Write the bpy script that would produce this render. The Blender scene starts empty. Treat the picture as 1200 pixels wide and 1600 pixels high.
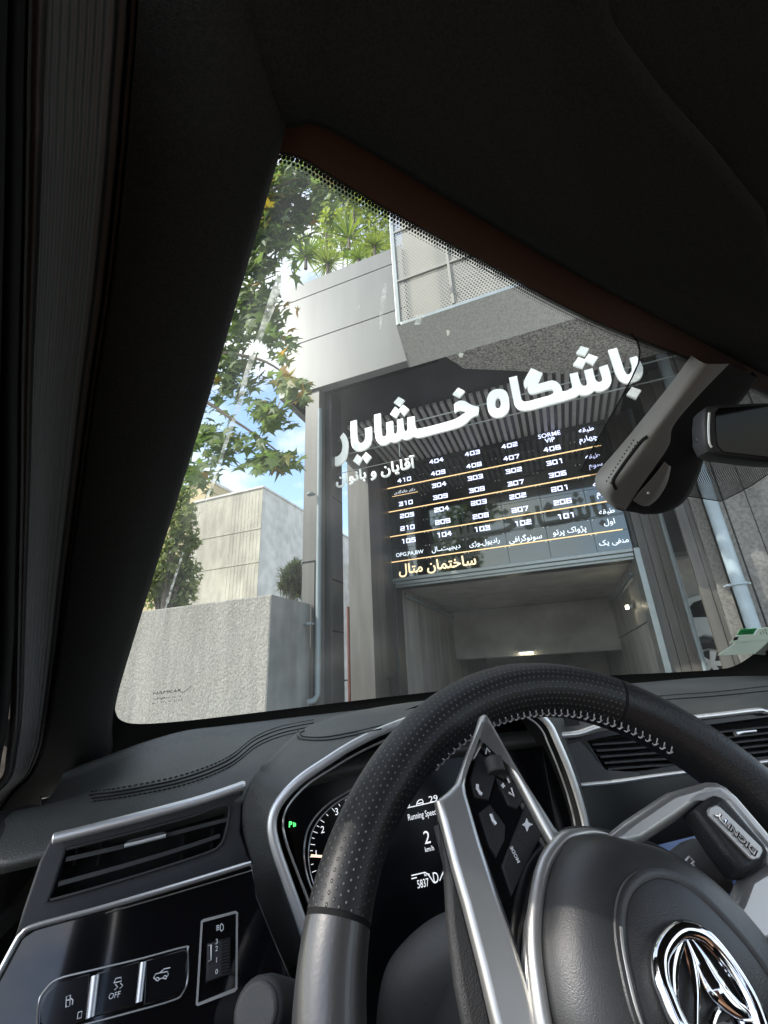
import bpy, bmesh, math, random
from mathutils import Vector, Matrix
random.seed(7)
R = math.radians
C = bpy.context.scene.collection

# ------------------------------------------------------------------ camera, world, sun, exposure
EYE = Vector((0, 0, 1.2))
FPX = 680.0                                    # focal length in pixels of the 1200 x 1600 photo

def axes(yaw, pitch, roll):
    cy, sy = math.cos(yaw), math.sin(yaw)
    f = Vector((-sy*math.cos(pitch), cy*math.cos(pitch), math.sin(pitch)))
    r = Vector((cy, sy, 0)); u = r.cross(f)
    c, s = math.cos(roll), math.sin(roll)
    return f, c*r + s*u, -s*r + c*u

WF, WR, WU = axes(R(20.62), R(20.9), R(-2.83))          # the camera in the street's frame
CF, CR, CU = axes(R(-18.983), R(21.056), R(-4.457))     # the same camera in the car's frame
CAM = Vector((-.565, -.798, .031))                      # and where it is held in the car
cam_d = bpy.data.cameras.new('camera'); cam = bpy.data.objects.new('camera', cam_d); C.objects.link(cam)
cam.matrix_world = Matrix.Translation(EYE) @ Matrix((WR, WU, -WF)).transposed().to_4x4()
cam_d.sensor_fit = 'HORIZONTAL'; cam_d.sensor_width = 36; cam_d.lens = 36*FPX/1200
cam_d.clip_start = .01; cam_d.clip_end = 3000
sc = bpy.context.scene; sc.camera = cam

SUN_TO = Vector((-.52, -.46, .66)).normalized()
w = bpy.data.worlds.new('World'); sc.world = w; w.use_nodes = True
nt = w.node_tree; bg = nt.nodes['Background']; bg.inputs[1].default_value = .15
sky = nt.nodes.new('ShaderNodeTexSky'); sky.sky_type = 'NISHITA'; sky.sun_disc = False
sky.sun_elevation = math.asin(SUN_TO.z); sky.sun_rotation = math.atan2(SUN_TO.x, SUN_TO.y)
sky.air_density = 1.0; sky.dust_density = 1.2
tc = nt.nodes.new('ShaderNodeTexCoord'); no = nt.nodes.new('ShaderNodeTexNoise')
mp = nt.nodes.new('ShaderNodeMapping'); mp.inputs['Scale'].default_value = (1.6, 1.6, 3.2); mp.inputs['Location'].default_value = (.9, .2, .35)
no.inputs['Scale'].default_value = 1.7; no.inputs['Detail'].default_value = 7; no.inputs['Roughness'].default_value = .58
rp = nt.nodes.new('ShaderNodeValToRGB'); rp.color_ramp.elements[0].position = .42; rp.color_ramp.elements[1].position = .66
mx = nt.nodes.new('ShaderNodeMixRGB'); mx.inputs[2].default_value = (4.6, 4.45, 4.2, 1)
for a, b in ((tc.outputs['Generated'], mp.inputs[0]), (mp.outputs[0], no.inputs[0]), (no.outputs[0], rp.inputs[0]), (rp.outputs[0], mx.inputs[0]), (sky.outputs[0], mx.inputs[1]), (mx.outputs[0], bg.inputs[0])):
    nt.links.new(a, b)
sl = bpy.data.lights.new('sun', 'SUN'); sl.energy = 2.0; sl.angle = R(.5); sl.color = (1, .95, .87)
so = bpy.data.objects.new('sun', sl); C.objects.link(so); so.rotation_euler = SUN_TO.to_track_quat('Z', 'Y').to_euler(); so.location = (0, 0, 30)
sc.view_settings.view_transform = 'Standard'; sc.view_settings.look = 'None'; sc.view_settings.exposure = 1.5; sc.view_settings.gamma = 1
sc.render.engine = 'CYCLES'; sc.cycles.max_bounces = 8; sc.cycles.transparent_max_bounces = 16; sc.cycles.caustics_reflective = False; sc.cycles.caustics_refractive = False
sc.cycles.sample_clamp_indirect = 6; sc.cycles.use_denoising = True

# ------------------------------------------------------------------ helpers: pixels to places
def wray(x, y): return WF + WR*((x-600)/FPX) - WU*((y-800)/FPX)
def cray(x, y): return CF + CR*((x-600)/FPX) - CU*((y-800)/FPX)
def wY(x, y, Y): d = wray(x, y); return EYE + d*(Y/d.y)
def wZ(x, y, Z): d = wray(x, y); return EYE + d*((Z-EYE.z)/d.z)
def wX(x, y, X): d = wray(x, y); return EYE + d*(X/d.x)
def wd(x, y, t): return EYE + wray(x, y)*t
def cd(x, y, t): return CAM + cray(x, y)*t
def cproj(P):
    d = P-CAM; z = d.dot(CF); return 600+FPX*d.dot(CR)/z, 800-FPX*d.dot(CU)/z, z

class Plane:
    """a flat frame in the street (car=False) or in the car; px() puts a point of the photo on it"""
    def __init__(s, p, n, ex, car=True):
        s.p = Vector(p); s.n = Vector(n).normalized(); s.ex = (Vector(ex)-s.n*Vector(ex).dot(s.n)).normalized(); s.ey = s.n.cross(s.ex); s.car = car
    def hit(s, x, y, off=0):
        d = cray(x, y) if s.car else wray(x, y); o = CAM if s.car else EYE
        return o + d*((s.p+s.n*off-o).dot(s.n)/d.dot(s.n))
    def px(s, x, y, off=0):
        v = s.hit(x, y, off)-s.p; return v.dot(s.ex), v.dot(s.ey)
    def at(s, u, v, wv=0): return s.p+s.ex*u+s.ey*v+s.n*wv
    def mat(s, off=0):
        m = Matrix((s.ex, s.ey, s.n)).transposed().to_4x4(); m.translation = s.p+s.n*off; return m
def wall_plane(Y): return Plane((0, Y, EYE.z), (0, -1, 0), (1, 0, 0), False)

def crom(P, k=6, closed=False):
    """Catmull-Rom curve through P, k steps a span"""
    n = len(P); out = []
    for i in range(n if closed else n-1):
        g = (lambda j: P[j % n]) if closed else (lambda j: P[min(max(j, 0), n-1)])
        a, b, c, d = g(i-1), g(i), g(i+1), g(i+2)
        for q in range(k):
            t = q/k
            out.append(b*1.0 + (c-a)*(.5*t) + (a*2-b*5+c*4-d)*(.5*t*t) + (b*3-a-c*3+d)*(.5*t**3))
    if not closed: out.append(P[-1]*1.0)
    return out
def V2(L): return [Vector((a[0], a[1])) for a in L]

# ------------------------------------------------------------------ helpers: meshes and objects
class MB:
    def __init__(s): s.v = []; s.f = []; s.uv = {}
    def add(s, vs, fs):
        o = len(s.v); s.v += [Vector(v) for v in vs]; s.f += [[o+i for i in f] for f in fs]; return o
    def box(s, lo, hi, M=None):
        x0, y0, z0 = lo; x1, y1, z1 = hi
        vs = [Vector(p) for p in ((x0,y0,z0),(x1,y0,z0),(x1,y1,z0),(x0,y1,z0),(x0,y0,z1),(x1,y0,z1),(x1,y1,z1),(x0,y1,z1))]
        if M: vs = [M @ v for v in vs]
        s.add(vs, [(0,3,2,1),(4,5,6,7),(0,1,5,4),(1,2,6,5),(2,3,7,6),(3,0,4,7)]); return s
    def prism(s, pts, d):
        n = len(pts); d = Vector(d); P = [Vector(p) for p in pts]
        s.add(P+[p+d for p in P], [list(range(n))[::-1], list(range(n, 2*n))]+[(i, (i+1) % n, n+(i+1) % n, n+i) for i in range(n)]); return s
    def tube(s, P, r, seg=10, flat=1.0, up=(0, 0, 1), closed=False, cap=True):
        n = len(P); rings = []
        P = [Vector(p) for p in P]; rr = r if isinstance(r, (list, tuple)) else [r]*n
        for i in range(n):
            t = (P[(i+1) % n]-P[i-1]) if closed else (P[min(i+1, n-1)]-P[max(i-1, 0)])
            t.normalize(); a = t.cross(Vector(up))
            if a.length < 1e-4: a = t.cross(Vector((1, 0, 0)))
            a.normalize(); b = a.cross(t)
            rings.append([P[i]+a*(math.cos(q)*rr[i])+b*(math.sin(q)*rr[i]*flat) for q in (2*math.pi*j/seg for j in range(seg))])
        fs = []
        for i in range(n if closed else n-1):
            for j in range(seg):
                k = (i+1) % n; fs.append((i*seg+j, i*seg+(j+1) % seg, k*seg+(j+1) % seg, k*seg+j))
        if cap and not closed: fs += [list(range(seg))[::-1], [(n-1)*seg+j for j in range(seg)]]
        s.add([p for rg in rings for p in rg], fs); return s
    def grid(s, rows, closed=False):
        m = len(rows[0]); fs = []
        for i in range(len(rows)-1):
            for j in range(m if closed else m-1):
                fs.append((i*m+j, i*m+(j+1) % m, (i+1)*m+(j+1) % m, (i+1)*m+j))
        s.add([p for r in rows for p in r], fs); return s
    def build(s, name, mat, parent=None, smooth=True, bevel=0, solid=0, angle=35):
        me = bpy.data.meshes.new(name); me.from_pydata([tuple(v) for v in s.v], [], s.f); me.validate()
        return link(name, me, mat, parent, smooth, bevel, solid, angle)

def link(name, me, mat, parent=None, smooth=True, bevel=0, solid=0, angle=35):
    o = bpy.data.objects.new(name, me); C.objects.link(o); me.name = name
    if mat: me.materials.clear(); me.materials.append(mat)
    if parent:
        o.parent = parent
        if parent.get('car_base'): o.location = -Vector(parent['car_base'])
    if bevel:
        b = o.modifiers.new('bevel', 'BEVEL'); b.width = bevel; b.segments = 3; b.limit_method = 'ANGLE'; b.angle_limit = R(35)
    if solid:
        b = o.modifiers.new('solid', 'SOLIDIFY'); b.thickness = abs(solid); b.offset = -1 if solid > 0 else 1
    if smooth:
        for p in me.polygons: p.use_smooth = True
        bm = bmesh.new(); bm.from_mesh(me)
        for e in bm.edges:
            if len(e.link_faces) == 2 and e.calc_face_angle(0) > R(angle): e.smooth = False
        bm.to_mesh(me); bm.free()
    return o

def loft(name, rows, mat, parent, k=5, kk=5, solid=0, closed=False, smooth=True, uv=False):
    """smooth surface through a net of points"""
    A = [crom([Vector(p) for p in r], kk, closed) for r in rows]
    cols = [crom([A[i][j] for i in range(len(A))], k) for j in range(len(A[0]))]
    grid = [[cols[j][i] for j in range(len(cols))] for i in range(len(cols[0]))]
    m = MB(); m.grid(grid, closed)
    o = m.build(name, mat, parent, smooth, 0, solid, 60)
    if uv:
        me = o.data; L = me.uv_layers.new(name='UVMap'); nc = len(grid[0]); nr = len(grid)
        for lp in me.loops:
            i, j = divmod(lp.vertex_index, nc); L.data[lp.index].uv = (j/(nc-1), i/(nr-1))
    return o

def shape2d(outlines, extrude=0, bevel=0, res=2):
    cu = bpy.data.curves.new('c', 'CURVE'); cu.dimensions = '2D'; cu.fill_mode = 'BOTH' if extrude else 'BACK'
    for pts in outlines:
        sp = cu.splines.new('POLY'); sp.points.add(len(pts)-1); sp.use_cyclic_u = True
        for q, p in zip(sp.points, pts): q.co = (p[0], p[1], 0, 1)
    cu.extrude = extrude; cu.bevel_depth = bevel; cu.bevel_resolution = res
    if bevel: cu.offset = -bevel
    return curve_mesh(cu)
def curve_mesh(cu):
    o = bpy.data.objects.new('c', cu); C.objects.link(o)
    dg = bpy.context.evaluated_depsgraph_get(); dg.update()
    me = bpy.data.meshes.new_from_object(o.evaluated_get(dg)); bpy.data.objects.remove(o); bpy.data.curves.remove(cu)
    return me
def flat(name, pl, outlines, mat, parent, thick=.004, off=0, bevel=0, round_=0, smooth=True):
    """a plate of real thickness on a plane, from outlines given in pixels; its face stands at off"""
    O = []
    for o_ in outlines:
        P = V2([pl.px(x, y, off) for x, y in o_])
        if round_: P = crom(P, round_, True)
        O.append(P)
    me = shape2d(O, max(thick/2-bevel, 1e-5), bevel); me.transform(pl.mat(off-thick/2))
    return link(name, me, mat, parent, smooth, 0, 0, 35)

# Arabic letters joined by hand: (isolated, final, initial, medial)
AR = {'ا': (0xFE8D, 0xFE8E, 0, 0), 'آ': (0xFE81, 0xFE82, 0, 0), 'ب': (0xFE8F, 0xFE90, 0xFE91, 0xFE92), 'پ': (0xFB56, 0xFB57, 0xFB58, 0xFB59), 'ت': (0xFE95, 0xFE96, 0xFE97, 0xFE98),
      'ج': (0xFE9D, 0xFE9E, 0xFE9F, 0xFEA0), 'چ': (0xFB7A, 0xFB7B, 0xFB7C, 0xFB7D), 'خ': (0xFEA5, 0xFEA6, 0xFEA7, 0xFEA8), 'د': (0xFEA9, 0xFEAA, 0, 0), 'ر': (0xFEAD, 0xFEAE, 0, 0), 'ژ': (0xFB8A, 0xFB8B, 0, 0),
      'س': (0xFEB1, 0xFEB2, 0xFEB3, 0xFEB4), 'ش': (0xFEB5, 0xFEB6, 0xFEB7, 0xFEB8), 'ط': (0xFEC1, 0xFEC2, 0xFEC3, 0xFEC4), 'ف': (0xFED1, 0xFED2, 0xFED3, 0xFED4), 'ق': (0xFED5, 0xFED6, 0xFED7, 0xFED8),
      'ک': (0xFB8E, 0xFB8F, 0xFB90, 0xFB91), 'گ': (0xFB92, 0xFB93, 0xFB94, 0xFB95), 'ل': (0xFEDD, 0xFEDE, 0xFEDF, 0xFEE0), 'م': (0xFEE1, 0xFEE2, 0xFEE3, 0xFEE4), 'ن': (0xFEE5, 0xFEE6, 0xFEE7, 0xFEE8),
      'و': (0xFEED, 0xFEEE, 0, 0), 'ه': (0xFEE9, 0xFEEA, 0xFEEB, 0xFEEC), 'ی': (0xFBFC, 0xFBFD, 0xFBFE, 0xFBFF)}
def shape_ar(t):
    out = ''
    for i, ch in enumerate(t):
        if ch not in AR: out += ch; continue
        f = AR[ch]; pj = i > 0 and t[i-1] in AR and AR[t[i-1]][2] != 0; nj = i+1 < len(t) and t[i+1] in AR and f[2] != 0
        out += chr(f[3] if pj and nj else f[1] if pj else f[2] if nj else f[0])
    return out[::-1]
def text(name, pl, body, x, y, h, mat, parent, dirpx=None, off=.002, bold=.0, thick=.002, wide=1.0, align='CENTER', width=None):
    """lettering on a plane, centred on pixel (x, y); h its size in pixels (or width, in pixels along dirpx)"""
    cu = bpy.data.curves.new('t', 'FONT'); cu.body = shape_ar(body) if any(c in AR for c in body) else body
    cu.size = 1; cu.offset = bold; cu.resolution_u = 3; cu.extrude = 0
    me = curve_mesh(cu)
    xs = [v.co.x for v in me.vertices]; ys = [v.co.y for v in me.vertices]
    if not xs: return None
    x0, x1, y0, y1 = min(xs), max(xs), min(ys), max(ys)
    c0 = pl.hit(x, y, off)
    if dirpx: ex = (pl.hit(x+dirpx[0], y+dirpx[1], off)-pl.hit(x-dirpx[0], y-dirpx[1], off)).normalized()
    else: ex = pl.ex
    ey = pl.n.cross(ex)
    dx, dy = dirpx or (1, 0); L = math.hypot(dx, dy); dx /= L; dy /= L
    if width: s_w = (pl.hit(x+dx*width/2, y+dy*width/2, off)-pl.hit(x-dx*width/2, y-dy*width/2, off)).length/(x1-x0)
    if h:
        s_h = (pl.hit(x, y+h/2, off)-pl.hit(x, y-h/2, off)).length/(y1-y0)
    if not h: s_h = s_w/wide
    if not width: s_w = s_h*wide
    M = Matrix((ex, ey, pl.n)).transposed().to_4x4(); M.translation = c0
    me.transform(M @ Matrix.Diagonal((s_w, s_h, 1, 1)) @ Matrix.Translation((-(x0+x1)/2, -(y0+y1)/2, 0)))
    return link(name, me, mat, parent, False)
def px_line(pl, pts, r, off=.001): return [pl.hit(x, y, off) for x, y in pts]

def tag(o, label=None, cat=None, group=None, kind=None):
    for k, v in (('label', label), ('category', cat), ('group', group), ('kind', kind)):
        if v: o[k] = v
    return o
def thing(name, loc, label, cat, group=None):
    o = bpy.data.objects.new(name, None); o.empty_display_size = .2; C.objects.link(o); o.location = loc
    o['car_base'] = tuple(loc)                    # children keep their street coordinates
    return tag(o, label, cat, group)

# ------------------------------------------------------------------ materials
def mat(name, col, rough=.6, metal=0, spec=.5, noise=0, nscale=20, bump=0, bscale=200, emit=0, ecol=None, coat=0, col2=None, detail=4, stretch=None, bdist=.002, stain=0, stain_scale=(1.6, 1.6, .22)):
    m = bpy.data.materials.new(name); m.use_nodes = True; n = m.node_tree; b = n.nodes['Principled BSDF']
    b.inputs['Base Color'].default_value = (*col, 1); b.inputs['Roughness'].default_value = rough; b.inputs['Metallic'].default_value = metal
    b.inputs['Specular IOR Level'].default_value = spec; b.inputs['Coat Weight'].default_value = coat; b.inputs['Coat Roughness'].default_value = .03
    t = n.nodes.new('ShaderNodeTexCoord')
    if noise:
        x = n.nodes.new('ShaderNodeTexNoise'); x.inputs['Scale'].default_value = nscale; x.inputs['Detail'].default_value = detail
        r = n.nodes.new('ShaderNodeMixRGB'); c2 = col2 or tuple(c*(1-noise) for c in col)
        rr = n.nodes.new('ShaderNodeValToRGB'); rr.color_ramp.elements[0].position = .35; rr.color_ramp.elements[1].position = .65
        r.inputs[1].default_value = (*col, 1); r.inputs[2].default_value = (*c2, 1)
        src = t.outputs['Object']
        if stretch:
            q = n.nodes.new('ShaderNodeMapping'); q.inputs['Scale'].default_value = stretch; n.links.new(src, q.inputs[0]); src = q.outputs[0]
        n.links.new(src, x.inputs[0]); n.links.new(x.outputs[0], rr.inputs[0]); n.links.new(rr.outputs[0], r.inputs[0]); n.links.new(r.outputs[0], b.inputs['Base Color'])
        if stain:                                   # rain streaks and blotches of the surface itself
            q = n.nodes.new('ShaderNodeMapping'); q.inputs['Scale'].default_value = stain_scale; n.links.new(t.outputs['Object'], q.inputs[0])
            y = n.nodes.new('ShaderNodeTexNoise'); y.inputs['Scale'].default_value = 2.2; y.inputs['Detail'].default_value = 7; y.inputs['Roughness'].default_value = .62; n.links.new(q.outputs[0], y.inputs[0])
            yr = n.nodes.new('ShaderNodeMapRange'); yr.inputs[1].default_value = .42; yr.inputs[2].default_value = .68; yr.inputs[3].default_value = 1; yr.inputs[4].default_value = 1-stain; n.links.new(y.outputs[0], yr.inputs[0])
            mm_ = n.nodes.new('ShaderNodeMixRGB'); mm_.blend_type = 'MULTIPLY'; mm_.inputs[0].default_value = 1; n.links.new(r.outputs[0], mm_.inputs[1]); n.links.new(yr.outputs[0], mm_.inputs[2]); n.links.new(mm_.outputs[0], b.inputs['Base Color'])
    if bump:
        x = n.nodes.new('ShaderNodeTexNoise'); x.inputs['Scale'].default_value = bscale; x.inputs['Detail'].default_value = 3
        u = n.nodes.new('ShaderNodeBump'); u.inputs['Strength'].default_value = bump; u.inputs['Distance'].default_value = bdist
        n.links.new(t.outputs['Object'], x.inputs[0]); n.links.new(x.outputs[0], u.inputs['Height']); n.links.new(u.outputs[0], b.inputs['Normal'])
    if emit:
        b.inputs['Emission Color'].default_value = (*(ecol or col), 1); b.inputs['Emission Strength'].default_value = emit
    return m
def nodes(m): return m.node_tree, m.node_tree.nodes['Principled BSDF']
def math_node(n, op, a, b=None):
    x = n.nodes.new('ShaderNodeMath'); x.operation = op
    for i, v in enumerate((a, b)):
        if v is None: continue
        if isinstance(v, (int, float)): x.inputs[i].default_value = v
        else: n.links.new(v, x.inputs[i])
    return x.outputs[0]
def hexdots(n, uvout, pitch):
    """distance (in pitches) to the nearest point of a hexagonal lattice, from a vector in metres"""
    sep = n.nodes.new('ShaderNodeSeparateXYZ'); n.links.new(uvout, sep.inputs[0])
    def cell(ox, oy):
        a = math_node(n, 'ADD', math_node(n, 'DIVIDE', sep.outputs[0], pitch), ox); b = math_node(n, 'ADD', math_node(n, 'DIVIDE', sep.outputs[1], pitch*1.732), oy)
        fa = math_node(n, 'SUBTRACT', math_node(n, 'FRACT', a), .5); fb = math_node(n, 'MULTIPLY', math_node(n, 'SUBTRACT', math_node(n, 'FRACT', b), .5), 1.732)
        return math_node(n, 'SQRT', math_node(n, 'ADD', math_node(n, 'MULTIPLY', fa, fa), math_node(n, 'MULTIPLY', fb, fb)))
    return math_node(n, 'MINIMUM', cell(0, 0), cell(.5, .5)), sep

K = {}
K['black'] = mat('black_plastic', (.012, .012, .013), .55, bump=.25, bscale=900)
K['pillar'] = mat('pillar_fabric', (.038, .038, .037), .9, spec=.15, bump=.7, bscale=1400, noise=.35, nscale=600)
K['headliner'] = mat('headliner_fabric', (.042, .042, .041), .95, spec=.1, bump=.7, bscale=1400, noise=.35, nscale=600)
K['leather'] = mat('grey_leather', (.066, .069, .066), .45, spec=.5, bump=.55, bscale=800, noise=.12, nscale=60, bdist=.0015)
K['leather_black'] = mat('black_leather', (.016, .016, .0165), .38, spec=.5, bump=.3, bscale=700, bdist=.001)
K['grain'] = mat('grained_plastic', (.035, .035, .035), .55, bump=.35, bscale=1500)
K['gloss'] = mat('piano_black', (.004, .004, .005), .06, spec=.6, coat=.6)
K['chrome'] = mat('satin_chrome', (.8, .8, .8), .36, .75)
K['chrome_bright'] = mat('bright_chrome', (.8, .81, .83), .08, 1)
K['silver'] = mat('satin_silver', (.56, .55, .525), .36, .8, noise=.08, nscale=30)
K['rubber'] = mat('rubber', (.01, .01, .01), .8, spec=.25)
K['hub'] = mat('airbag_cover', (.028, .028, .028), .36, spec=.8, bump=.22, bscale=2000, bdist=.001)
K['white_print'] = mat('white_print', (.75, .76, .78), .6)
K['lit_white'] = mat('lit_white', (.6, .6, .6), .5, emit=.35, ecol=(.9, .93, 1))
K['lit_green'] = mat('lit_green', (.1, .8, .2), .5, emit=.8, ecol=(.1, 1, .2))
K['lit_orange'] = mat('lit_orange', (1, .6, .35), .5, emit=.5, ecol=(1, .75, .55))
K['lit_red'] = mat('lit_red', (.8, .06, .03), .5, emit=.25, ecol=(1, .12, .06))
K['thread'] = mat('thread', (.6, .6, .6), .7)
K['stitch'] = mat('dark_thread', (.012, .012, .012), .8)

def dotted(name, base, dot, pitch, rad, bump=.6, rough=.45):
    """leather perforated with a fine lattice of small holes (UV in metres)"""
    m = mat(name, base, rough, spec=.5); n, b = nodes(m)
    uv = n.nodes.new('ShaderNodeUVMap'); d, _ = hexdots(n, uv.outputs[0], pitch)
    r = n.nodes.new('ShaderNodeValToRGB'); r.color_ramp.elements[0].position = rad*.8; r.color_ramp.elements[1].position = rad*1.25
    r.color_ramp.elements[0].color = (*dot, 1); r.color_ramp.elements[1].color = (*base, 1)
    n.links.new(d, r.inputs[0]); n.links.new(r.outputs[0], b.inputs['Base Color'])
    s = n.nodes.new('ShaderNodeValToRGB'); s.color_ramp.elements[0].position = rad*.7; s.color_ramp.elements[1].position = rad*1.6
    u = n.nodes.new('ShaderNodeBump'); u.inputs['Strength'].default_value = bump; u.inputs['Distance'].default_value = .0008
    n.links.new(d, s.inputs[0]); n.links.new(s.outputs[0], u.inputs['Height']); n.links.new(u.outputs[0], b.inputs['Normal'])
    return m
K['perforated'] = dotted('perforated_leather', (.014, .014, .0142), (.095, .095, .093), .0042, .125)

def ribbed(name, base, scale):
    m = mat(name, base, .8, spec=.25); n, b = nodes(m)
    uv = n.nodes.new('ShaderNodeUVMap'); wv = n.nodes.new('ShaderNodeTexWave'); wv.inputs['Scale'].default_value = scale
    u = n.nodes.new('ShaderNodeBump'); u.inputs['Strength'].default_value = 1; u.inputs['Distance'].default_value = .003
    n.links.new(uv.outputs[0], wv.inputs[0]); n.links.new(wv.outputs[0], u.inputs['Height']); n.links.new(u.outputs[0], b.inputs['Normal'])
    return m
K['ribbed'] = ribbed('ribbed_fabric', (.15, .15, .152), 6)
# ------------------------------------------------------------------ the street: ground and buildings
D, YF = 6.5, 4.02                              # gate board and street front of the building, metres ahead
ZS = wY(590, 578, YF).z                        # lower edge of the overhang
ZC = ZS+.12                                    # its underside, set a little higher
K['asphalt'] = mat('pale_bounce', (.3, .29, .27), .9, noise=.3, nscale=60, bump=.4, bscale=150)  # unseen street coloured pale to bounce light into the cabin
K['paving'] = mat('paving', (.3, .29, .27), .9, noise=.2, nscale=8)
K['cladding'] = mat('light_cladding', (.185, .192, .188), .42, spec=.4, noise=.05, nscale=1.2, stain=.14)
K['granite'] = mat('granite', (.62, .605, .57), .75, noise=1, nscale=42, detail=6, col2=(.16, .157, .148), bump=.5, bscale=70, bdist=.01)
K['fascia'] = mat('fascia_stone', (.47, .465, .445), .7, noise=.25, nscale=45, detail=5, bump=.3, bscale=80, bdist=.008)
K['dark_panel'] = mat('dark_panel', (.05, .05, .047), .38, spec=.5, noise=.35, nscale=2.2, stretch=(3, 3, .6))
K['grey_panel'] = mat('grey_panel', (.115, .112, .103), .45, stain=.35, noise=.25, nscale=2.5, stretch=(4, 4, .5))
K['brown_panel'] = mat('brown_panel', (.1, .092, .08), .4, noise=.35, nscale=3, stretch=(5, 5, .4))
K['black_soffit'] = mat('black_soffit', (.016, .016, .016), .35, spec=.4)
K['fin'] = mat('grey_fin', (.4, .4, .4), .6, noise=.12, nscale=9)
K['steel'] = mat('brushed_trim', (.3, .33, .33), .4, .6, noise=.1, nscale=12)
K['pipe'] = mat('pipe_paint', (.2, .245, .265), .5, noise=.15, nscale=7)
K['pipe_pale'] = mat('pale_pipe_paint', (.32, .4, .45), .5, noise=.15, nscale=7)
K['pipe_red'] = mat('rust_red_paint', (.13, .04, .025), .6, noise=.2, nscale=9)
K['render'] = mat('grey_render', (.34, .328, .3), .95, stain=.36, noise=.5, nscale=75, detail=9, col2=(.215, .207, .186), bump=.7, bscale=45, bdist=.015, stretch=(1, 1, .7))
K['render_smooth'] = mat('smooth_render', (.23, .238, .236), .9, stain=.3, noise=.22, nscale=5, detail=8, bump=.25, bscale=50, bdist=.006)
K['garage_wall'] = mat('garage_wall', (.4, .4, .385), .6, stain=.35, noise=.15, nscale=1.6)
K['garage_dark'] = mat('garage_ceiling', (.36, .355, .34), .8, noise=.2, nscale=3)
K['board'] = mat('black_glass', (.115, .124, .118), .045, 1)
K['pane'] = mat('dark_pane', (.006, .006, .007), .05, spec=.6)
K['led'] = mat('led_numbers', (.75, .78, 1), .5, emit=.8, ecol=(.62, .66, 1))
K['led_dim'] = mat('led_words', (.7, .74, .8), .5, emit=.5, ecol=(.75, .82, .95))
K['gold'] = mat('gold_line', (.9, .6, .3), .45, emit=.5, ecol=(1, .66, .34))
K['gold_letter'] = mat('gold_letters', (.9, .7, .45), .4, emit=.45, ecol=(1, .76, .46))
K['sign_white'] = mat('sign_white', (.82, .84, .83), .45, emit=.1, ecol=(.9, 1, .97))  # faint emission added to whiten the letters in the shade
K['lamp'] = mat('lamp_glow', (1, .9, .7), .5, emit=14, ecol=(1, .86, .6))

m = MB(); m.box((-200, -200, -.3), (200, 400, 0)); tag(m.build('street', K['asphalt'], None, False), kind='structure')
m = MB(); m.box((-60, 1.9, 0), (60, D+.05, .12)); tag(m.build('pavement', K['paving'], None, False, .02), kind='structure')

club = thing('club_building', (-.6, YF, 0), 'dark panelled building with white upper storey, slatted gateway ceiling and garage mouth', 'building')
XL = wY(441, 520, YF).x
ztop = wY(525, 422, YF).z
seams = [ztop, wY(525, 446, YF).z, wY(525, 517, YF).z, ZS]
XR = wY(641, 550, YF).x                          # white panels end, grey stone begins
for a, b in zip(seams, seams[1:]):
    m = MB(); m.box((XL, YF, b+.006), (XR, YF+.12, a-.006)); m.build('cladding_panel', K['cladding'], club, False, .004)
m = MB(); m.box((XL+.02, YF+.13, ZC+.01), (4.5, YF+6, ztop-.25)); m.box((XL+.01, YF+.02, ZS+.004), (XL+.1, YF+3, ztop-.01)); m.build('upper_storey', K['cladding'], club, False)
zsc = wY(700, 478, YF-.4).z
m = MB(); m.box((XR+.004, YF+.004, ZS+.004), (5.2, YF+.124, zsc+.1)); m.build('stone_fascia', K['fascia'], club, False, .004)
m = MB(); m.box((XR+.004, YF+.06, zsc+.104), (5.2, YF+.124, ztop+2.2)); m.build('balcony_wall', mat('cream_wall', (.34, .32, .26), .8, noise=.15, nscale=4), club, False)
# underside: black boarding with a strip of granite at the street side
m = MB(); m.box((XL+.11, YF+.125, ZC-.05), (5.2, D+1, ZC)); m.build('soffit', K['black_soffit'], club, False)
gp = [wZ(x, y, ZC-.055) for x, y in ((690, 548), (725, 574), (800, 577), (890, 583), (900, 584))]
g0 = gp[-1]; gp += [Vector((5.2, g0.y-.02, g0.z)), Vector((5.2, YF+.127, g0.z))]; gp[0].y = YF+.127
m = MB(); m.prism(gp[::-1], (0, 0, -.02)); m.build('granite_soffit', K['granite'], club, False)
a, b = wZ(500, 617, ZC-.055), wZ(690, 560, ZC-.055)
m = MB(); m.box((XL+.1, a.y-.02, ZC-.062), (gp[1].x-.25, a.y+.03, ZC-.052)); m.build('soffit_strip', K['rubber'], club, False)  # dark strip along the soffit seam
# slatted ceiling: fins running into the gateway
ys0 = wZ(760, 611, ZC-.09).y
m = MB(); x = -2.42
while x < 1.35:
    m.box((x, ys0, ZC-.105), (x+.052, D+.02, ZC-.056)); x += .101
m.build('slat_ceiling', K['fin'], club, False, .003)
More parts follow.
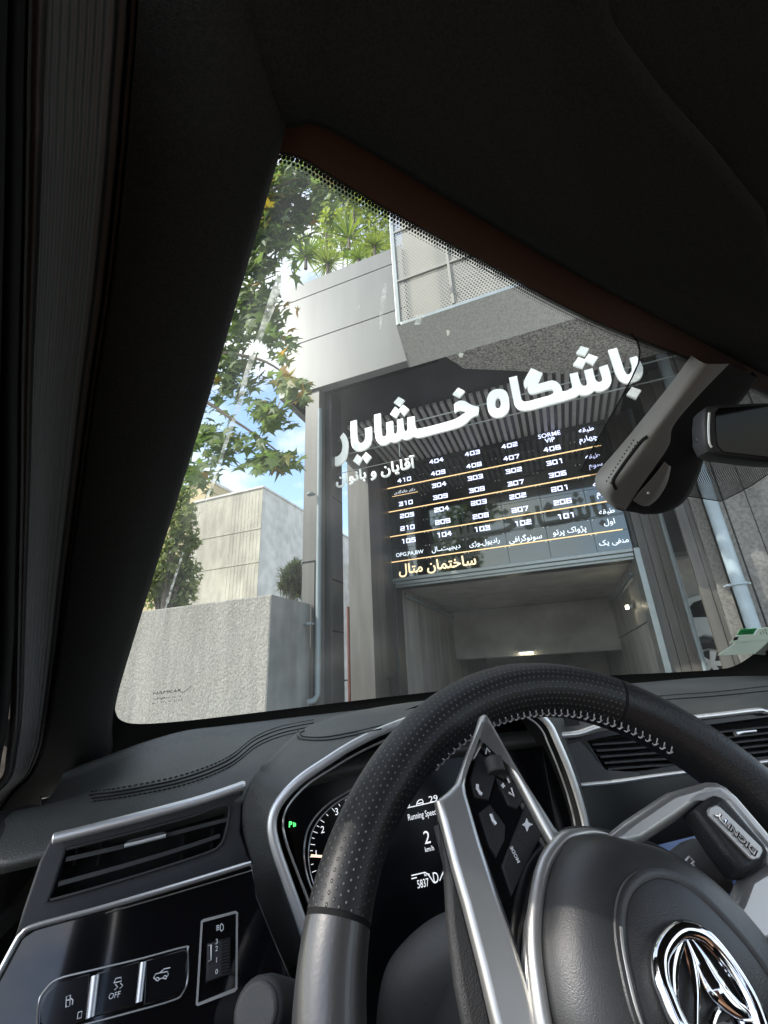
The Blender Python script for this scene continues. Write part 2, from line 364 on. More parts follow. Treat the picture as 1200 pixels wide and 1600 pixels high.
# left pier, column and gaps
xa, xb = wY(466, 1050, YF).x, wY(493, 1050, YF).x
yr = (xb+.09)/wY(539, 1000, 1).x
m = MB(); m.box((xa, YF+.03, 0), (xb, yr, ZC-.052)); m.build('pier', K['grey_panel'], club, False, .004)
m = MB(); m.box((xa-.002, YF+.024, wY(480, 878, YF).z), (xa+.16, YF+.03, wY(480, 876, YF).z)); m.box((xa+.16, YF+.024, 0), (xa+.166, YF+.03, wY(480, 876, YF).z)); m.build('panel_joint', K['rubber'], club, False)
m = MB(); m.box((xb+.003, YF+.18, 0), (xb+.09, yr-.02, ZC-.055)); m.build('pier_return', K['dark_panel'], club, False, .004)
for zz in (902, 770, 985):
    z = wY(517, zz, 4.1).z; m = MB(); m.box((xb+.09, YF+.19, z), (xb+.095, yr-.03, z+.012)); m.build('panel_joint', K['rubber'], club, False)
YB = 5.6
xc, xd = wY(547, 1000, YB).x, wY(584, 1000, YB).x
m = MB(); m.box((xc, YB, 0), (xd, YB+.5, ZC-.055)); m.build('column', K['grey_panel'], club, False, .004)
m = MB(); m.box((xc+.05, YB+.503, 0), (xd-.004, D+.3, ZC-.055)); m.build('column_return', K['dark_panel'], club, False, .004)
# gate head, jambs
X0, X1 = -.3627*D, .168*D
zb, zt = wY(613, 905, D).z, wY(945, 666, D).z
zl = wY(800, 893, D).z
m = MB(); m.box((X0, D+.06, zl), (X1+1.4, D+.4, ZC-.056)); m.build('gate_wall', K['black_soffit'], club, False)
m = MB()
for k, (z0, y0) in enumerate(((zb-.055, -.05), (zb-.11, -.02), (zl-.03, .02))): m.box((X0+.01, D+y0, z0), (X1-.005, D+.059, z0+.052))
m.build('lintel', K['steel'], club, False, .006)
m = MB(); m.box((X1, D-.06, 0), (X1+.075, D+.3, zb-.01)); m.build('jamb_trim', K['steel'], club, False, .006)
m = MB(); m.box((X0-.02, D-.03, 0), (X0+.05, D+.3, zb-.08)); m.build('jamb_trim', K['dark_panel'], club, False, .006)
xe = wY(1043, 840, D).x; xe = X1+.39
for k in range(3):
    m = MB(); q0 = X1+.078+k*.105; m.box((q0, D-.02-.01*k, 0), (q0+.101, D+.35, ZC-.056)); m.build('pier_panel', K['brown_panel'], club, False, .004)
m = MB(); m.tube([(xe+.03, D-.03, 0), (xe+.03, D-.03, ZC-.056)], .028, 12); m.build('edge_trim', K['pipe'], club)
# garage: side walls, ceiling, dropped beam, dark deep end
m = MB(); m.box((X1+.02, D+.31, -1.5), (X1+.12, 15, 3.2)); m.build('garage_wall', K['garage_wall'], club, False)
m = MB(); m.box((X0-.2, D+.31, -1.5), (X0+.02, 15, 3.2)); m.build('garage_wall', K['garage_wall'], club, False)
m = MB(); m.box((X0-.2, D+.401, zl+.02), (X1+.2, 15, zl+.25)); m.build('garage_ceiling', K['garage_dark'], club, False)
zg = wY(830, 1024, 10.4).z
m = MB(); m.box((X0+.021, 10.4, zg), (X1+.019, 10.7, zl+.02)); m.build('dropped_beam', K['garage_dark'], club, False, .02)
m = MB(); m.box((X0-.2, 14.8, -2), (X1+.2, 15, zl)); m.build('back_wall', K['garage_dark'], club, False)
for (xx, yy, X) in ((960, 868, 0), (1010, 985, 0)):
    p = wX(xx-20, yy, X1+.02); m = MB(); m.box((X1+.012, D+.4, p.z), (X1+.0199, 10.3, p.z+.012)); m.build('wall_joint', K['rubber'], club, False)
for x_, z_, r_ in ((X1-.02, .14, .022), (X1-.03, .22, .014), (X0+.09, .1, .03)):
    m = MB(); m.tube([(x_, D+.45, zl-z_), (x_, 10.3, zl-z_)], r_, 8); m.build('service_pipe', K['pipe'], club)
# the boundary of the ramp: low railings in the dark
m = MB()
for k in range(14):
    x = wY(520+8*k, 1070, 6.0).x; m.box((x, 6.0, .2), (x+.012, 6.012, EYE.z+.0))
for z in (.3, EYE.z-.01): m.box((wY(520, 1070, 6).x, 6.0-.003, z), (wY(632, 1070, 6).x, 6.015, z+.02))
m.build('railing', K['dark_panel'], club, False)
# ramp
m = MB(); m.prism([(X0, D+.06, .125), (X0, D+1, .1), (X0, 14.8, -1.6), (X0, 14.8, -1.8), (X0, D+.06, -.2)], (X1-X0, 0, 0)); tag(m.build('ramp', K['paving'], None, False), kind='structure')

def lamp_thing(p, label, rot):
    t = thing('wall_lamp', p, label, 'lamp', None)
    mm = MB(); mm.box((p.x-.03, p.y-.05, p.z-.03), (p.x+.03, p.y+.05, p.z+.035)); mm.build('lamp_body', K['steel'], t, False, .01)
    mm = MB(); mm.box((p.x-.034-rot, p.y-.035, p.z-.028), (p.x+.03-rot, p.y+.035, p.z+.022)); mm.build('bulb', K['lamp'], t, False, .006)
lamp_thing(wX(985, 948, X1-.04), 'small lit lamp on the pale garage side wall, nearer the gate jamb', .03)
lamp_thing(wX(949, 966, X1-.04), 'small lit lamp on the garage side wall, deeper inside the garage', .03)
p = wY(822, 1019, 10.3)
t = thing('ceiling_lamp', p, 'small lit lamp under the dropped beam at the back of the garage', 'lamp')
m = MB(); m.box((p.x-.15, p.y-.05, p.z-.01), (p.x+.15, p.y+.05, p.z+.05)); m.build('lamp_body', K['steel'], t, False, .01)
m = MB(); m.box((p.x-.14, p.y-.053, p.z-.025), (p.x+.14, p.y+.03, p.z-.0095)); m.build('diffuser', K['lamp'], t, False, .004)

# balcony screen of perforated sheet in a steel frame
YS = YF-.38
K['perf_sheet'] = mat('perforated_sheet', (.33, .325, .3), .55)
n_, b_ = nodes(K['perf_sheet']); tcn = n_.nodes.new('ShaderNodeTexCoord'); mpn = n_.nodes.new('ShaderNodeMapping'); mpn.inputs['Rotation'].default_value = (R(-90), 0, 0)
n_.links.new(tcn.outputs['Object'], mpn.inputs[0]); dd, _ = hexdots(n_, mpn.outputs[0], .036)
al = math_node(n_, 'GREATER_THAN', dd, .34); n_.links.new(al, b_.inputs['Alpha'])
c = [wY(x, y, YS) for x, y in ((610, 338), (622, 507), (800, 449))]
xs0, zs0 = c[1].x, c[1].z
K['batten'] = mat('beige_batten', (.28, .275, .25), .6)
scr = thing('balcony_screen', (xs0, YS, zs0), 'beige perforated metal screen in a pale steel frame on the balcony', 'screen')
m = MB(); m.box((xs0+.03, YS+.02, zs0+.03), (4.4, YS+.024, zs0+2.6)); m.build('perforated_panel', K['perf_sheet'], scr, False)
m = MB(); m.box((xs0-.02, YS, zs0), (xs0+.03, YS+.05, zs0+2.6)); m.build('post', K['steel'], scr, False, .005)
m = MB(); m.box((xs0+.03, YS+.001, zs0-.02), (4.4, YS+.05, zs0+.028)); m.build('rail', K['steel'], scr, False, .005)
for q in (.62, 1.42):
    m = MB(); m.box((xs0+.03, YS-.004, zs0+q), (4.4, YS+.018, zs0+q+.03)); m.build('rail', K['batten'], scr, False, .005)
for q in (.62, 1.5, 2.4):
    m = MB(); m.box((xs0+q, YS-.008, zs0+.03), (xs0+q+.03, YS+.016, zs0+2.6)); m.build('post', K['batten'], scr, False, .005)
m = MB(); m.prism([(xs0-.02, YS+.002, zs0-.021), (4.4, YS+.002, zs0-.021), (4.4, YF, zs0-.3), (xs0-.02, YF, zs0-.3)], (0, .012, .012)); m.build('bottom_sheet', K['fascia'], scr, False)
m = MB(); m.prism([(xs0-.018, YS+.004, zs0-.02), (xs0-.018, YF-.002, zs0-.02), (xs0-.018, YF-.002, zs0-.3)], (.02, 0, 0)); m.build('bracket', K['steel'], scr, False)

# big white letters on two rails
YL = 4.32
PLt = wall_plane(YL)
sign = thing('club_sign', (-.8, YL, EYE.z+2), 'big white standing letters on two thin rails across the gateway', 'sign')
def fa(L): return [(500+x/7.5, 600+y/7.5) for x, y in L]
def fb(L): return [(600+x/6.667, 580+y/6.667) for x, y in L]
def fc(L): return [(750+x/8, 560+y/8) for x, y in L]
def fd(L): return [(880+x/8, 520+y/8) for x, y in L]
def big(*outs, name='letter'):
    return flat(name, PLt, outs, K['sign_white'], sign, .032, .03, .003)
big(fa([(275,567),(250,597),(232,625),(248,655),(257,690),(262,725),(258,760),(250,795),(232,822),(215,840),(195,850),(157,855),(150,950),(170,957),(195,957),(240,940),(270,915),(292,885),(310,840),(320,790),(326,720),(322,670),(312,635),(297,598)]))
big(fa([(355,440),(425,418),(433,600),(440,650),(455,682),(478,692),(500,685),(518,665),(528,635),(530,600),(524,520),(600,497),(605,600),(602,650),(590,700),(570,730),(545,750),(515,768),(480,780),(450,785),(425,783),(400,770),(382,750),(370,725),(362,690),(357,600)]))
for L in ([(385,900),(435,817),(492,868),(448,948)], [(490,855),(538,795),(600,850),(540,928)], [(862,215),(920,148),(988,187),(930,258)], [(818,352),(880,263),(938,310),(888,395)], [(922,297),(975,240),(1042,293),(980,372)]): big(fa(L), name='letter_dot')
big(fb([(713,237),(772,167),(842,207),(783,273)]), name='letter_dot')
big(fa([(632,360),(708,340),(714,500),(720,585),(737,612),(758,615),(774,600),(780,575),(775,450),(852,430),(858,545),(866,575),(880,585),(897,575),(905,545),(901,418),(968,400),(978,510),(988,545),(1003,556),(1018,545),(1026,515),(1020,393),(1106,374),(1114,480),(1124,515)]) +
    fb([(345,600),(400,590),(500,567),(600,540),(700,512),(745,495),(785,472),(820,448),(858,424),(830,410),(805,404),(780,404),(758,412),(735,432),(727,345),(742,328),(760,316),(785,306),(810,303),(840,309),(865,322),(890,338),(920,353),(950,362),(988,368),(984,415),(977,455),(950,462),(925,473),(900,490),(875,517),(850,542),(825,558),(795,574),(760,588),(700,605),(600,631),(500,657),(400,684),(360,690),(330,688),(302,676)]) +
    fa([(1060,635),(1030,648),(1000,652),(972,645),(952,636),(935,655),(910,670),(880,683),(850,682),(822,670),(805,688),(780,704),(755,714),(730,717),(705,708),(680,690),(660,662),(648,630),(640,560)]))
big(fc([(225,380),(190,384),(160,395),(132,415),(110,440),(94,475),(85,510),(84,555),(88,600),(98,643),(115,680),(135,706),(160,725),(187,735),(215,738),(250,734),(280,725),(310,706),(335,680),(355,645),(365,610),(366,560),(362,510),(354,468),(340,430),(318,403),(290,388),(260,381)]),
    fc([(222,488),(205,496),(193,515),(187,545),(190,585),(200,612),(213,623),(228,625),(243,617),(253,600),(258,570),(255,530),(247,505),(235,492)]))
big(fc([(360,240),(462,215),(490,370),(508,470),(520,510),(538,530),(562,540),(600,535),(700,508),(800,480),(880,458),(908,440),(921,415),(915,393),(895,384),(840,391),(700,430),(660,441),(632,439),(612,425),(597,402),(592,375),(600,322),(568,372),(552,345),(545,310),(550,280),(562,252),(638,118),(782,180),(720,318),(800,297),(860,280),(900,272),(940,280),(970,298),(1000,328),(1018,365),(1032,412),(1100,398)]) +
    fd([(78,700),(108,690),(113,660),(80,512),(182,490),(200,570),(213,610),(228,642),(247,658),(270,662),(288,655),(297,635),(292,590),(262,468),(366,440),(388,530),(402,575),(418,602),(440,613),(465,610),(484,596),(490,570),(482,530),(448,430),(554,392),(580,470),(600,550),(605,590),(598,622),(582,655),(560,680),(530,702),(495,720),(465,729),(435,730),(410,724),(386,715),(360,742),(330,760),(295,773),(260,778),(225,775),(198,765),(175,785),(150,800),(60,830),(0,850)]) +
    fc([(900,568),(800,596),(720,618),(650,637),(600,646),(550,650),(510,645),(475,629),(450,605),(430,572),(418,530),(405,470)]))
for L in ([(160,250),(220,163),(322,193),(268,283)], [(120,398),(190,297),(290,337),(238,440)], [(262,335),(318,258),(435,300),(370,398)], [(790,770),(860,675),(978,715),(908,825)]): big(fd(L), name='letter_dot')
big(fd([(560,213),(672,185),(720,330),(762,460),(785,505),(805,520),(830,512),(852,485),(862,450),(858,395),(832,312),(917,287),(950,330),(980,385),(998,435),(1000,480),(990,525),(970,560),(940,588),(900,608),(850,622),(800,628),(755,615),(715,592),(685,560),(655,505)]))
for y0, y1 in ((700, 539.5), (720.5, 563.5)):
    a = wY(511, y0-7, YL+.04); b = wY(985, 0, YL+.04); z = a.z if y0 == 700 else wY(690, 674, YL+.04).z
    m = MB(); m.tube([(xb+.096, YL+.045, z), (1.75, YL+.045, z)], .008, 8); m.build('rail', K['steel'], sign)
sub = thing('members_sign', (-1.7, YL, EYE.z+1.7), 'small white lettering hung below the left end of the big letters', 'sign')
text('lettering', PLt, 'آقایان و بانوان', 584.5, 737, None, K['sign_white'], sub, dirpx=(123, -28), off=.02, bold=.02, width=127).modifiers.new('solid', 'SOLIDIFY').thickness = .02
p = wY(625, 714, YL); m = MB(); m.tube([(p.x, YL, p.z), (p.x, YL, wY(625, 690, YL).z)], .005, 6); m.build('hanger', K['steel'], sub)
m = MB(); a = wY(526, 741, YL-.0); b = wY(646, 714, YL); m.tube([a, b], .004, 6); m.build('rail', K['steel'], sub)

# the directory board
PB = wall_plane(D-.012)
brd = thing('directory_board', (X0, D, zb), 'glossy black directory board with lit white numbers and gold lines', 'sign')
cols = [606, 659, 716, 777, 838, 900, 990]
xcol = [X0, wY(664, 800, D).x, wY(722, 800, D).x, wY(783, 790, D).x, wY(845, 785, D).x, wY(914, 778, D).x, X1+.005]
gl = [wY(787, y, D).z for y in (727.5, 768, 810.5, 854.2)]
zr = [zt+.02]
for a, b in zip([zt+.02]+gl, gl+[zb]): zr += [(a+b)/2, b] if b != zb else [b]
for i in range(6):
    for j in range(len(zr)-1):
        mm = MB(); q = .0022
        mm.box((xcol[i]+q, D-.012, zr[j+1]+q), (xcol[i+1]-q, D+.004, zr[j]-q)); o = mm.build('tile', K['board'], brd, False, .0015)
        o.rotation_euler = (0, 0, 0)
m = MB(); m.box((X0-.03, D+.0045, zb-.02), (X1+.03, D+.058, zt+.06)); m.build('backing', K['rubber'], brd, False)
mm = MB()
for x in xcol[1:-1]:
    for z in zr[1:-1]:
        for s_ in (-1, 1): mm.tube([(x+.03*s_, D-.018, z-.02), (x+.03*s_, D-.0125, z-.02)], .007, 8)
mm.build('fixing_studs', K['chrome'], brd)
for z in gl:
    m = MB(); m.box((X0+.005, D-.028, z-.0062), (X1-.06, D-.0125, z+.0062)); m.build('gold_line', K['gold'], brd, False, .003)
nums = '''404 682 720|403 738 708|409 684.5 738.7|408 740.5 727|410 631.7 749.7|304 686 757.5|303 742.5 746|310 634 786|309 688 776|308 745 765|205 636 805|204 690 795.5|203 748 785|210 636.7 824.5|209 691.7 815|208 751 806|105 638 844.7|104 694 835|103 753 826|402 796 696|407 799 715|406 862.5 701|302 802.5 735|301 867 722|307 805.7 754.6|306 871 741|202 809 775|201 875 763|207 812.5 796|206 879 784|102 816.7 817|101 884.5 806'''
SEG = {'0': [[(0,0),(0,1),(1,1),(1,0),(0,0)]], '1': [[(.25,1),(.62,1),(.62,0)]], '2': [[(0,1),(1,1),(1,.5),(0,.5),(0,0),(1,0)]], '3': [[(0,1),(1,1),(1,0),(0,0)], [(.2,.5),(1,.5)]], '4': [[(.55,1),(0,.38),(1,.38)], [(.72,1),(.72,0)]],
       '5': [[(1,1),(0,1),(0,.55),(1,.55),(1,0),(0,0)]], '6': [[(1,1),(0,1),(0,0),(1,0),(1,.52),(0,.52)]], '7': [[(0,1),(1,1),(.45,0)]], '8': [[(0,0),(0,1),(1,1),(1,0),(0,0)], [(0,.5),(1,.5)]], '9': [[(0,0),(1,0),(1,1),(0,1),(0,.5),(1,.5)]]}
def number(body, x, y):
    """wide square-cornered LED figures built from strokes"""
    cx, cz = PB.px(x, y); mm = MB(); wd_, h, gp_, st = .058, .062, .028, .0155; k = 0
    x0 = cx-(3*wd_+2*gp_)/2
    for i, ch in enumerate(body):
        for s_ in SEG[ch]:
            for (ax, ay), (bx, by) in zip(s_, s_[1:]):
                a = Vector((x0+i*(wd_+gp_)+ax*wd_, 0, PB.p.z+cz-h/2+ay*h)); b = Vector((x0+i*(wd_+gp_)+bx*wd_, 0, PB.p.z+cz-h/2+by*h))
                t = (b-a).normalized(); nn = Vector((-t.z, 0, t.x))*st/2; a -= t*st/2; b += t*st/2; k += 1
                yy = D-.0135-.00025*k
                mm.prism([Vector((p.x, yy, p.z)) for p in (a-nn, b-nn, b+nn, a+nn)], (0, .001, 0))
    return mm.build('number', K['led'], brd, False)
for q in nums.split('|'):
    b, x, y = q.split(); number(b, float(x), float(y))
def btxt(body, x, y, width, mt, bold=.012, h=None): return text('lettering', PB, body, x, y, h, mt, brd, off=.004, bold=bold, width=width)
d1 = (1, -.16)
for body, x, y, wd_, mt in (('OPG,PA,BW', 640, 865, 43, K['led_dim']), ('دیجیتــال', 696.7, 856.7, 45, K['led_dim']), ('رادیولـوژی', 756.7, 848, 48, K['led_dim']), ('SORME', 858, 679, 35, K['led']), ('VIP', 859, 687.5, 16, K['led']),
        ('طبقه', 916, 671.5, 24, K['led']), ('چهارم', 919, 686, 29, K['led']), ('طبقه', 926, 713, 23, K['led']), ('سوم', 931, 729, 22, K['led']), ('طبقه', 938, 756, 24, K['led']), ('دوم', 942, 773, 20, K['led']), ('طبقه', 948, 799.5, 25, K['led_dim']), ('اول', 952, 816, 18, K['led_dim']),
        ('پژواک پرتو', 889.5, 830, 53, K['led_dim']), ('سونوگرافی', 820.7, 841, 52, K['led_dim']), ('منفی یک', 959, 847, 47, K['led_dim']), ('ساختمان متال', 681.7, 884.5, 121, K['gold_letter'])):
    btxt(body, x, y, wd_, mt, .02 if mt == K['gold_letter'] else .01)
text('lettering', PB, 'دکتر خالدگادی', 632, 767.5, None, K['led_dim'], brd, off=.004, width=32)
p0 = PB.hit(613, 776.5); p1 = PB.hit(653, 768.5); m = MB(); m.box((p0.x, D-.016, p0.z), (p1.x, D-.0125, p0.z+.008)); m.build('gold_line', K['gold'], brd, False)

# pipes
def pipe(pts, r, mt, label, clamps, name='downpipe', group=None):
    t = thing(name, pts[0], label, 'pipe', group)
    m = MB(); m.tube(pts, r, 14, up=(0, 1, 0)); m.build('tube', mt, t)
    for z in clamps:
        k = MB(); q = pts[0]; k.tube([(q.x, q.y, z-.012), (q.x, q.y, z+.012)], r*1.3, 14); k.box((q.x-r*1.7, q.y, z-.008), (q.x+r*1.7, q.y+r*1.8, z+.008)); k.build('clamp', mt, t, True, .002)
    return t
q = wY(497, 1000, YF-.03); x = q.x; zz = wY(498, 640, YF-.03).z
pipe([Vector((x-.07, q.y-.08, wY(497, 1096, q.y).z)), Vector((x-.02, q.y-.04, wY(497, 1094, q.y).z)), Vector((x, q.y, wY(497, 1086, q.y).z)), Vector((x, q.y, zz))], .027, K['pipe'], 'grey downpipe in front of the dark left pier with a bent foot', [wY(497, v, q.y).z for v in (975, 774)])
q = wY(545, 1020, 5.3); pipe([Vector((q.x, 5.3, .1)), Vector((q.x, 5.3, wY(545, 948, 5.3).z))], .02, K['pipe_red'], 'short rust red pipe standing in the gap beside the column', [])
YR = 5.3
a = wY(1133, 840, YR); x = wY(1150, 900, YR).x
pipe([Vector((x, YR, .1)), Vector((x, YR, ZC-.06))], .06, K['pipe_pale'], 'thick pale blue pipe on the granite wall beside the parked car', [wY(1150, v, YR).z for v in (913, 700)])

K['rough_grey'] = mat('rough_grey_stone', (.22, .215, .2), .8, stain=.3, noise=.4, nscale=30, detail=6, bump=.3, bscale=90, bdist=.006)
# right hand wall: brown pier, strip, rough grey panels
rw = thing('side_wall', (x, YR, 0), 'brown and grey stone panelled wall behind the thick pale pipe', 'wall')
def panel(xa_, xb_, Y, mt, nm='wall_panel', dep=.4):
    m = MB(); m.box((xa_, Y, 0), (xb_, Y+dep, ZC-.06)); m.build(nm, mt, rw, False, .004)
pxs = [wY(v, 900, 5.6).x for v in (1087, 1104, 1114, 1124)]
panel(pxs[0], pxs[1], 5.6, K['brown_panel'], dep=.05); panel(pxs[1]+.005, pxs[2]-.005, 5.61, K['brown_panel'], dep=.05); panel(pxs[2], pxs[3]+.05, 5.57, K['rough_grey'], dep=.05)
g2 = [pxs[3]+.056, wY(1172, 900, 5.42).x, wY(1215, 900, 5.4).x, wY(1290, 900, 5.4).x, wY(1420, 900, 5.4).x]
for k, (u, v) in enumerate(zip(g2, g2[1:])): panel(u, v-.012, 5.42-.01*(k % 2), K['rough_grey'])
m = MB(); m.box((g2[0], 5.5, 0), (g2[-1], 5.6, ZS-.1)); m.build('wall_core', K['rubber'], rw, False)

# open bay behind the pier: columns, beam and dark glazing
bay = thing('car_port', (2.5, 13.5, 0), 'dark open car port with a pale post and beam behind the pier', 'building')
m = MB(); m.box((1.2, 14, 0), (9, 14.2, 6)); m.build('back_wall', K['garage_dark'], bay, False)
zbm = wY(1075, 868, 8).z
m = MB(); m.box((1.5, 8, zbm), (9, 8.25, zbm+.12)); m.build('beam', K['steel'], bay, False, .01)
xq = wY(1064, 820, 7.6).x; m = MB(); m.box((xq, 7.6, zbm+.13), (xq+.16, 7.75, ZS)); m.build('post', mat('pale_post', (.6, .6, .56), .6), bay, False, .01)
m = MB(); m.box((1.5, 12.3, .0), (9, 12.4, 1.9)); m.build('low_wall', mat('blue_grey_wall', (.09, .1, .12), .7), bay, False)
m = MB(); m.box((1.3, D+.36, ZS-.5), (9, 14, ZS-.3)); m.build('roof', K['garage_dark'], bay, False)

# boundary wall of rough render
xw = wY(421, 1000, 3.35).x; zw = wY(421, 929, 3.35).z
bw = thing('boundary_wall', (xw, 3.35, 0), 'rough grey rendered wall with a smooth end face beside the left pier', 'wall')
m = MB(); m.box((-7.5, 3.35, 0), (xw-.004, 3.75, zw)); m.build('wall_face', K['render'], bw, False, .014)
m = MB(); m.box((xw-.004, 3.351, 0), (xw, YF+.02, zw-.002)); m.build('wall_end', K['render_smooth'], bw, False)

# buildings behind the wall
YC = 15.0
con = thing('concrete_building', (wY(407, 900, YC).x, YC, 0), 'tall windowless board marked concrete block with a paler side', 'building')
K['boarded'] = mat('board_marked_concrete', (.47, .44, .36), .95, stain=.3, stain_scale=(.5, .5, .12), noise=.28, nscale=1.4, detail=8, stretch=(1.5, 1.5, .6), bump=.4, bscale=9, bdist=.04)
K['pale_render'] = mat('pale_render', (.62, .61, .58), .9, stain=.25, stain_scale=(.4, .4, .12), noise=.22, nscale=2.2, detail=8)
xk = wY(406, 850, YC).x; xk0 = wY(300, 850, YC).x-.2; zk = wY(407, 763, YC).z
m = MB(); m.box((xk0, YC, 0), (xk, YC+9, zk)); m.build('wall', K['boarded'], con, False)
for yy in (826, 878):
    z = wY(406, yy, YC).z; m = MB(); m.box((xk0, YC-.025, z), (xk+.02, YC-.001, z+.07)); m.build('floor_band', K['boarded'], con, False)
m = MB()
for k in range(9):
    x = wY(358+5.2*k, 850, YC).x; m.box((x, YC-.008, 2), (x+.03, YC-.0012, zk-.2))
m.build('board_marks', K['boarded'], con, False)
m = MB(); m.box((xk0, YC-.06, zk+.001), (xk+.06, YC+9, zk+.09)); m.build('roof_edge', K['pale_render'], con, False)
m = MB(); m.box((xk+.0005, YC+.02, 0), (xk+.012, YC+8.98, zk-.01)); m.build('side_wall', K['pale_render'], con, False)
be = thing('beige_building', (wY(280, 900, 18).x, 18, 0), 'plain beige rendered house wall behind the leafy tree', 'building')
K['beige'] = mat('beige_render', (.45, .37, .22), .9, noise=.1, nscale=2)
xg0, xg1 = wY(200, 850, 18).x, wY(313, 850, 18).x; zgb = wY(295, 762, 18).z
m = MB(); m.box((xg0-3, 18, 0), (xg1+.3, 24, zgb)); m.build('wall', K['beige'], be, False)
m = MB(); m.box((xg0-3, 17.93, zgb), (xg1+.36, 24, zgb+.15)); m.build('parapet', K['pale_render'], be, False)
fb_ = thing('distant_house', (wY(543, 950, 24).x, 24, 0), 'distant cream house glimpsed through the gap beside the red pipe', 'building')
xf = wY(543, 950, 24).x; m = MB(); m.box((xf-2.4, 24, 0), (xf+1.5, 27, wY(543, 885, 24).z)); m.build('wall', mat('cream_render', (.55, .46, .36), .9, noise=.1, nscale=1), fb_, False)
m = MB(); m.box((xf-2.5, 23.9, wY(543, 885, 24).z), (xf+1.6, 27, wY(543, 885, 24).z+.2)); m.build('roof', K['pale_render'], fb_, False)
for k in range(2):
    z = wY(543, 935-28*k, 24).z; m = MB(); m.box((xf-.9, 23.97, z-.35), (xf+.3, 24.02, z+.35)); m.build('window', K['pane'], fb_, False)

# parked pale car in the bay
YK = 8.6
kc = wY(1106, 1000, YK)
K['car_paint'] = mat('car_paint', (.55, .57, .55), .25, coat=.8)
K['car_glass'] = mat('car_glass', (.01, .012, .013), .08, spec=.6)
pc = thing('parked_car', (kc.x+1.3, YK, .12), 'pale silver parked car, its rear wheel showing between pier and wall', 'car')
wx = wY(1112, 1037, YK).x; zw0 = wY(1112, 1037, YK).z       # front wheel centre
prof = [(-3.4, .02), (-3.45, .4), (-3.2, .75), (-2.9, 1.0), (-2.3, 1.12), (-1.0, 1.12), (-.72, 1.05), (-.45, .62), (.1, .55), (.45, .46), (.62, .3), (.64, .02), (.42, -.12), (.38, .1), (.2, .36), (0, .42), (-.2, .36), (-.36, .1), (-.38, -.1), (-2.2, -.1), (-2.25, .1), (-2.4, .36), (-2.6, .42), (-2.8, .36), (-2.95, .1), (-3.0, -.08)]
prof = [(a+2.6, b) for a, b in prof]
m = MB(); m.prism([(wx+a, YK, zw0+b) for a, b in prof], (0, 1.7, 0)); m.build('body', K['car_paint'], pc, False, .04)
for gsh, nm in (([(-.5, .68), (-.8, 1.03), (-1.0, 1.06), (-1.35, 1.06), (-1.35, .68)], 'window'), ([(-1.42, .68), (-1.42, 1.06), (-2.2, 1.06), (-2.6, .95), (-2.85, .72)], 'window')):
    m = MB(); m.prism([(wx+a+2.6, YK-.012, zw0+b) for a, b in gsh], (0, .01, 0)); m.build(nm, K['car_glass'], pc, False)
m = MB(); m.prism([(wx+1.9, YK+.1, zw0+1.03), (wx+1.9, YK+1.6, zw0+1.03), (wx+2.18, YK+1.62, zw0+.645), (wx+2.18, YK+.08, zw0+.645)], (.03, 0, .02)); m.build('windscreen', K['car_glass'], pc, False)
for q in (0, 2.6):
    m = MB(); m.tube([(wx+q, YK-.02, zw0), (wx+q, YK+.18, zw0)], .31, 28, up=(0, 0, 1)); wo = m.build('wheel', K['rubber'], pc, True, .02)
    m = MB()
    for k in range(5):
        an = k*2*math.pi/5; dv = Vector((math.cos(an), 0, math.sin(an))); pv = Vector((-dv.z, 0, dv.x)); ce = Vector((wx+q, YK-.032, zw0))
        m.prism([ce+pv*.03, ce-pv*.03, ce+dv*.2-pv*.045, ce+dv*.2+pv*.045], (0, .01, 0))
    m.tube([(wx+q, YK-.036, zw0), (wx+q, YK-.024, zw0)], .05, 12); m.tube([Vector((wx+q+math.cos(a)*.21, YK-.028, zw0+math.sin(a)*.21)) for a in (k*math.pi/12 for k in range(24))], .015, 6, closed=True)
    m.build('rim', K['silver'], wo)
m = MB(); m.prism([(wx-.78, YK-.01, zw0+.56), (wx-.5, YK-.01, zw0+.52), (wx-.56, YK-.01, zw0+.38), (wx-.8, YK-.01, zw0+.36)], (0, .02, 0)); m.build('tail_light', mat('tail_lens', (.3, .05, .04), .15, coat=.5), pc, False, .008)
m = MB(); m.prism([(wx+.26, YK-.012, zw0+.46), (wx+.4, YK-.012, zw0+.46), (wx+.4, YK-.012, zw0+.34), (wx+.26, YK-.012, zw0+.36)], (0, .008, 0)); m.build('fuel_flap', K['car_paint'], pc, False, .003)
m = MB(); m.box((wx+.62, YK-.03, zw0+.52), (wx+.8, YK, zw0+.55)); m.build('door_handle', K['car_paint'], pc, False, .006)

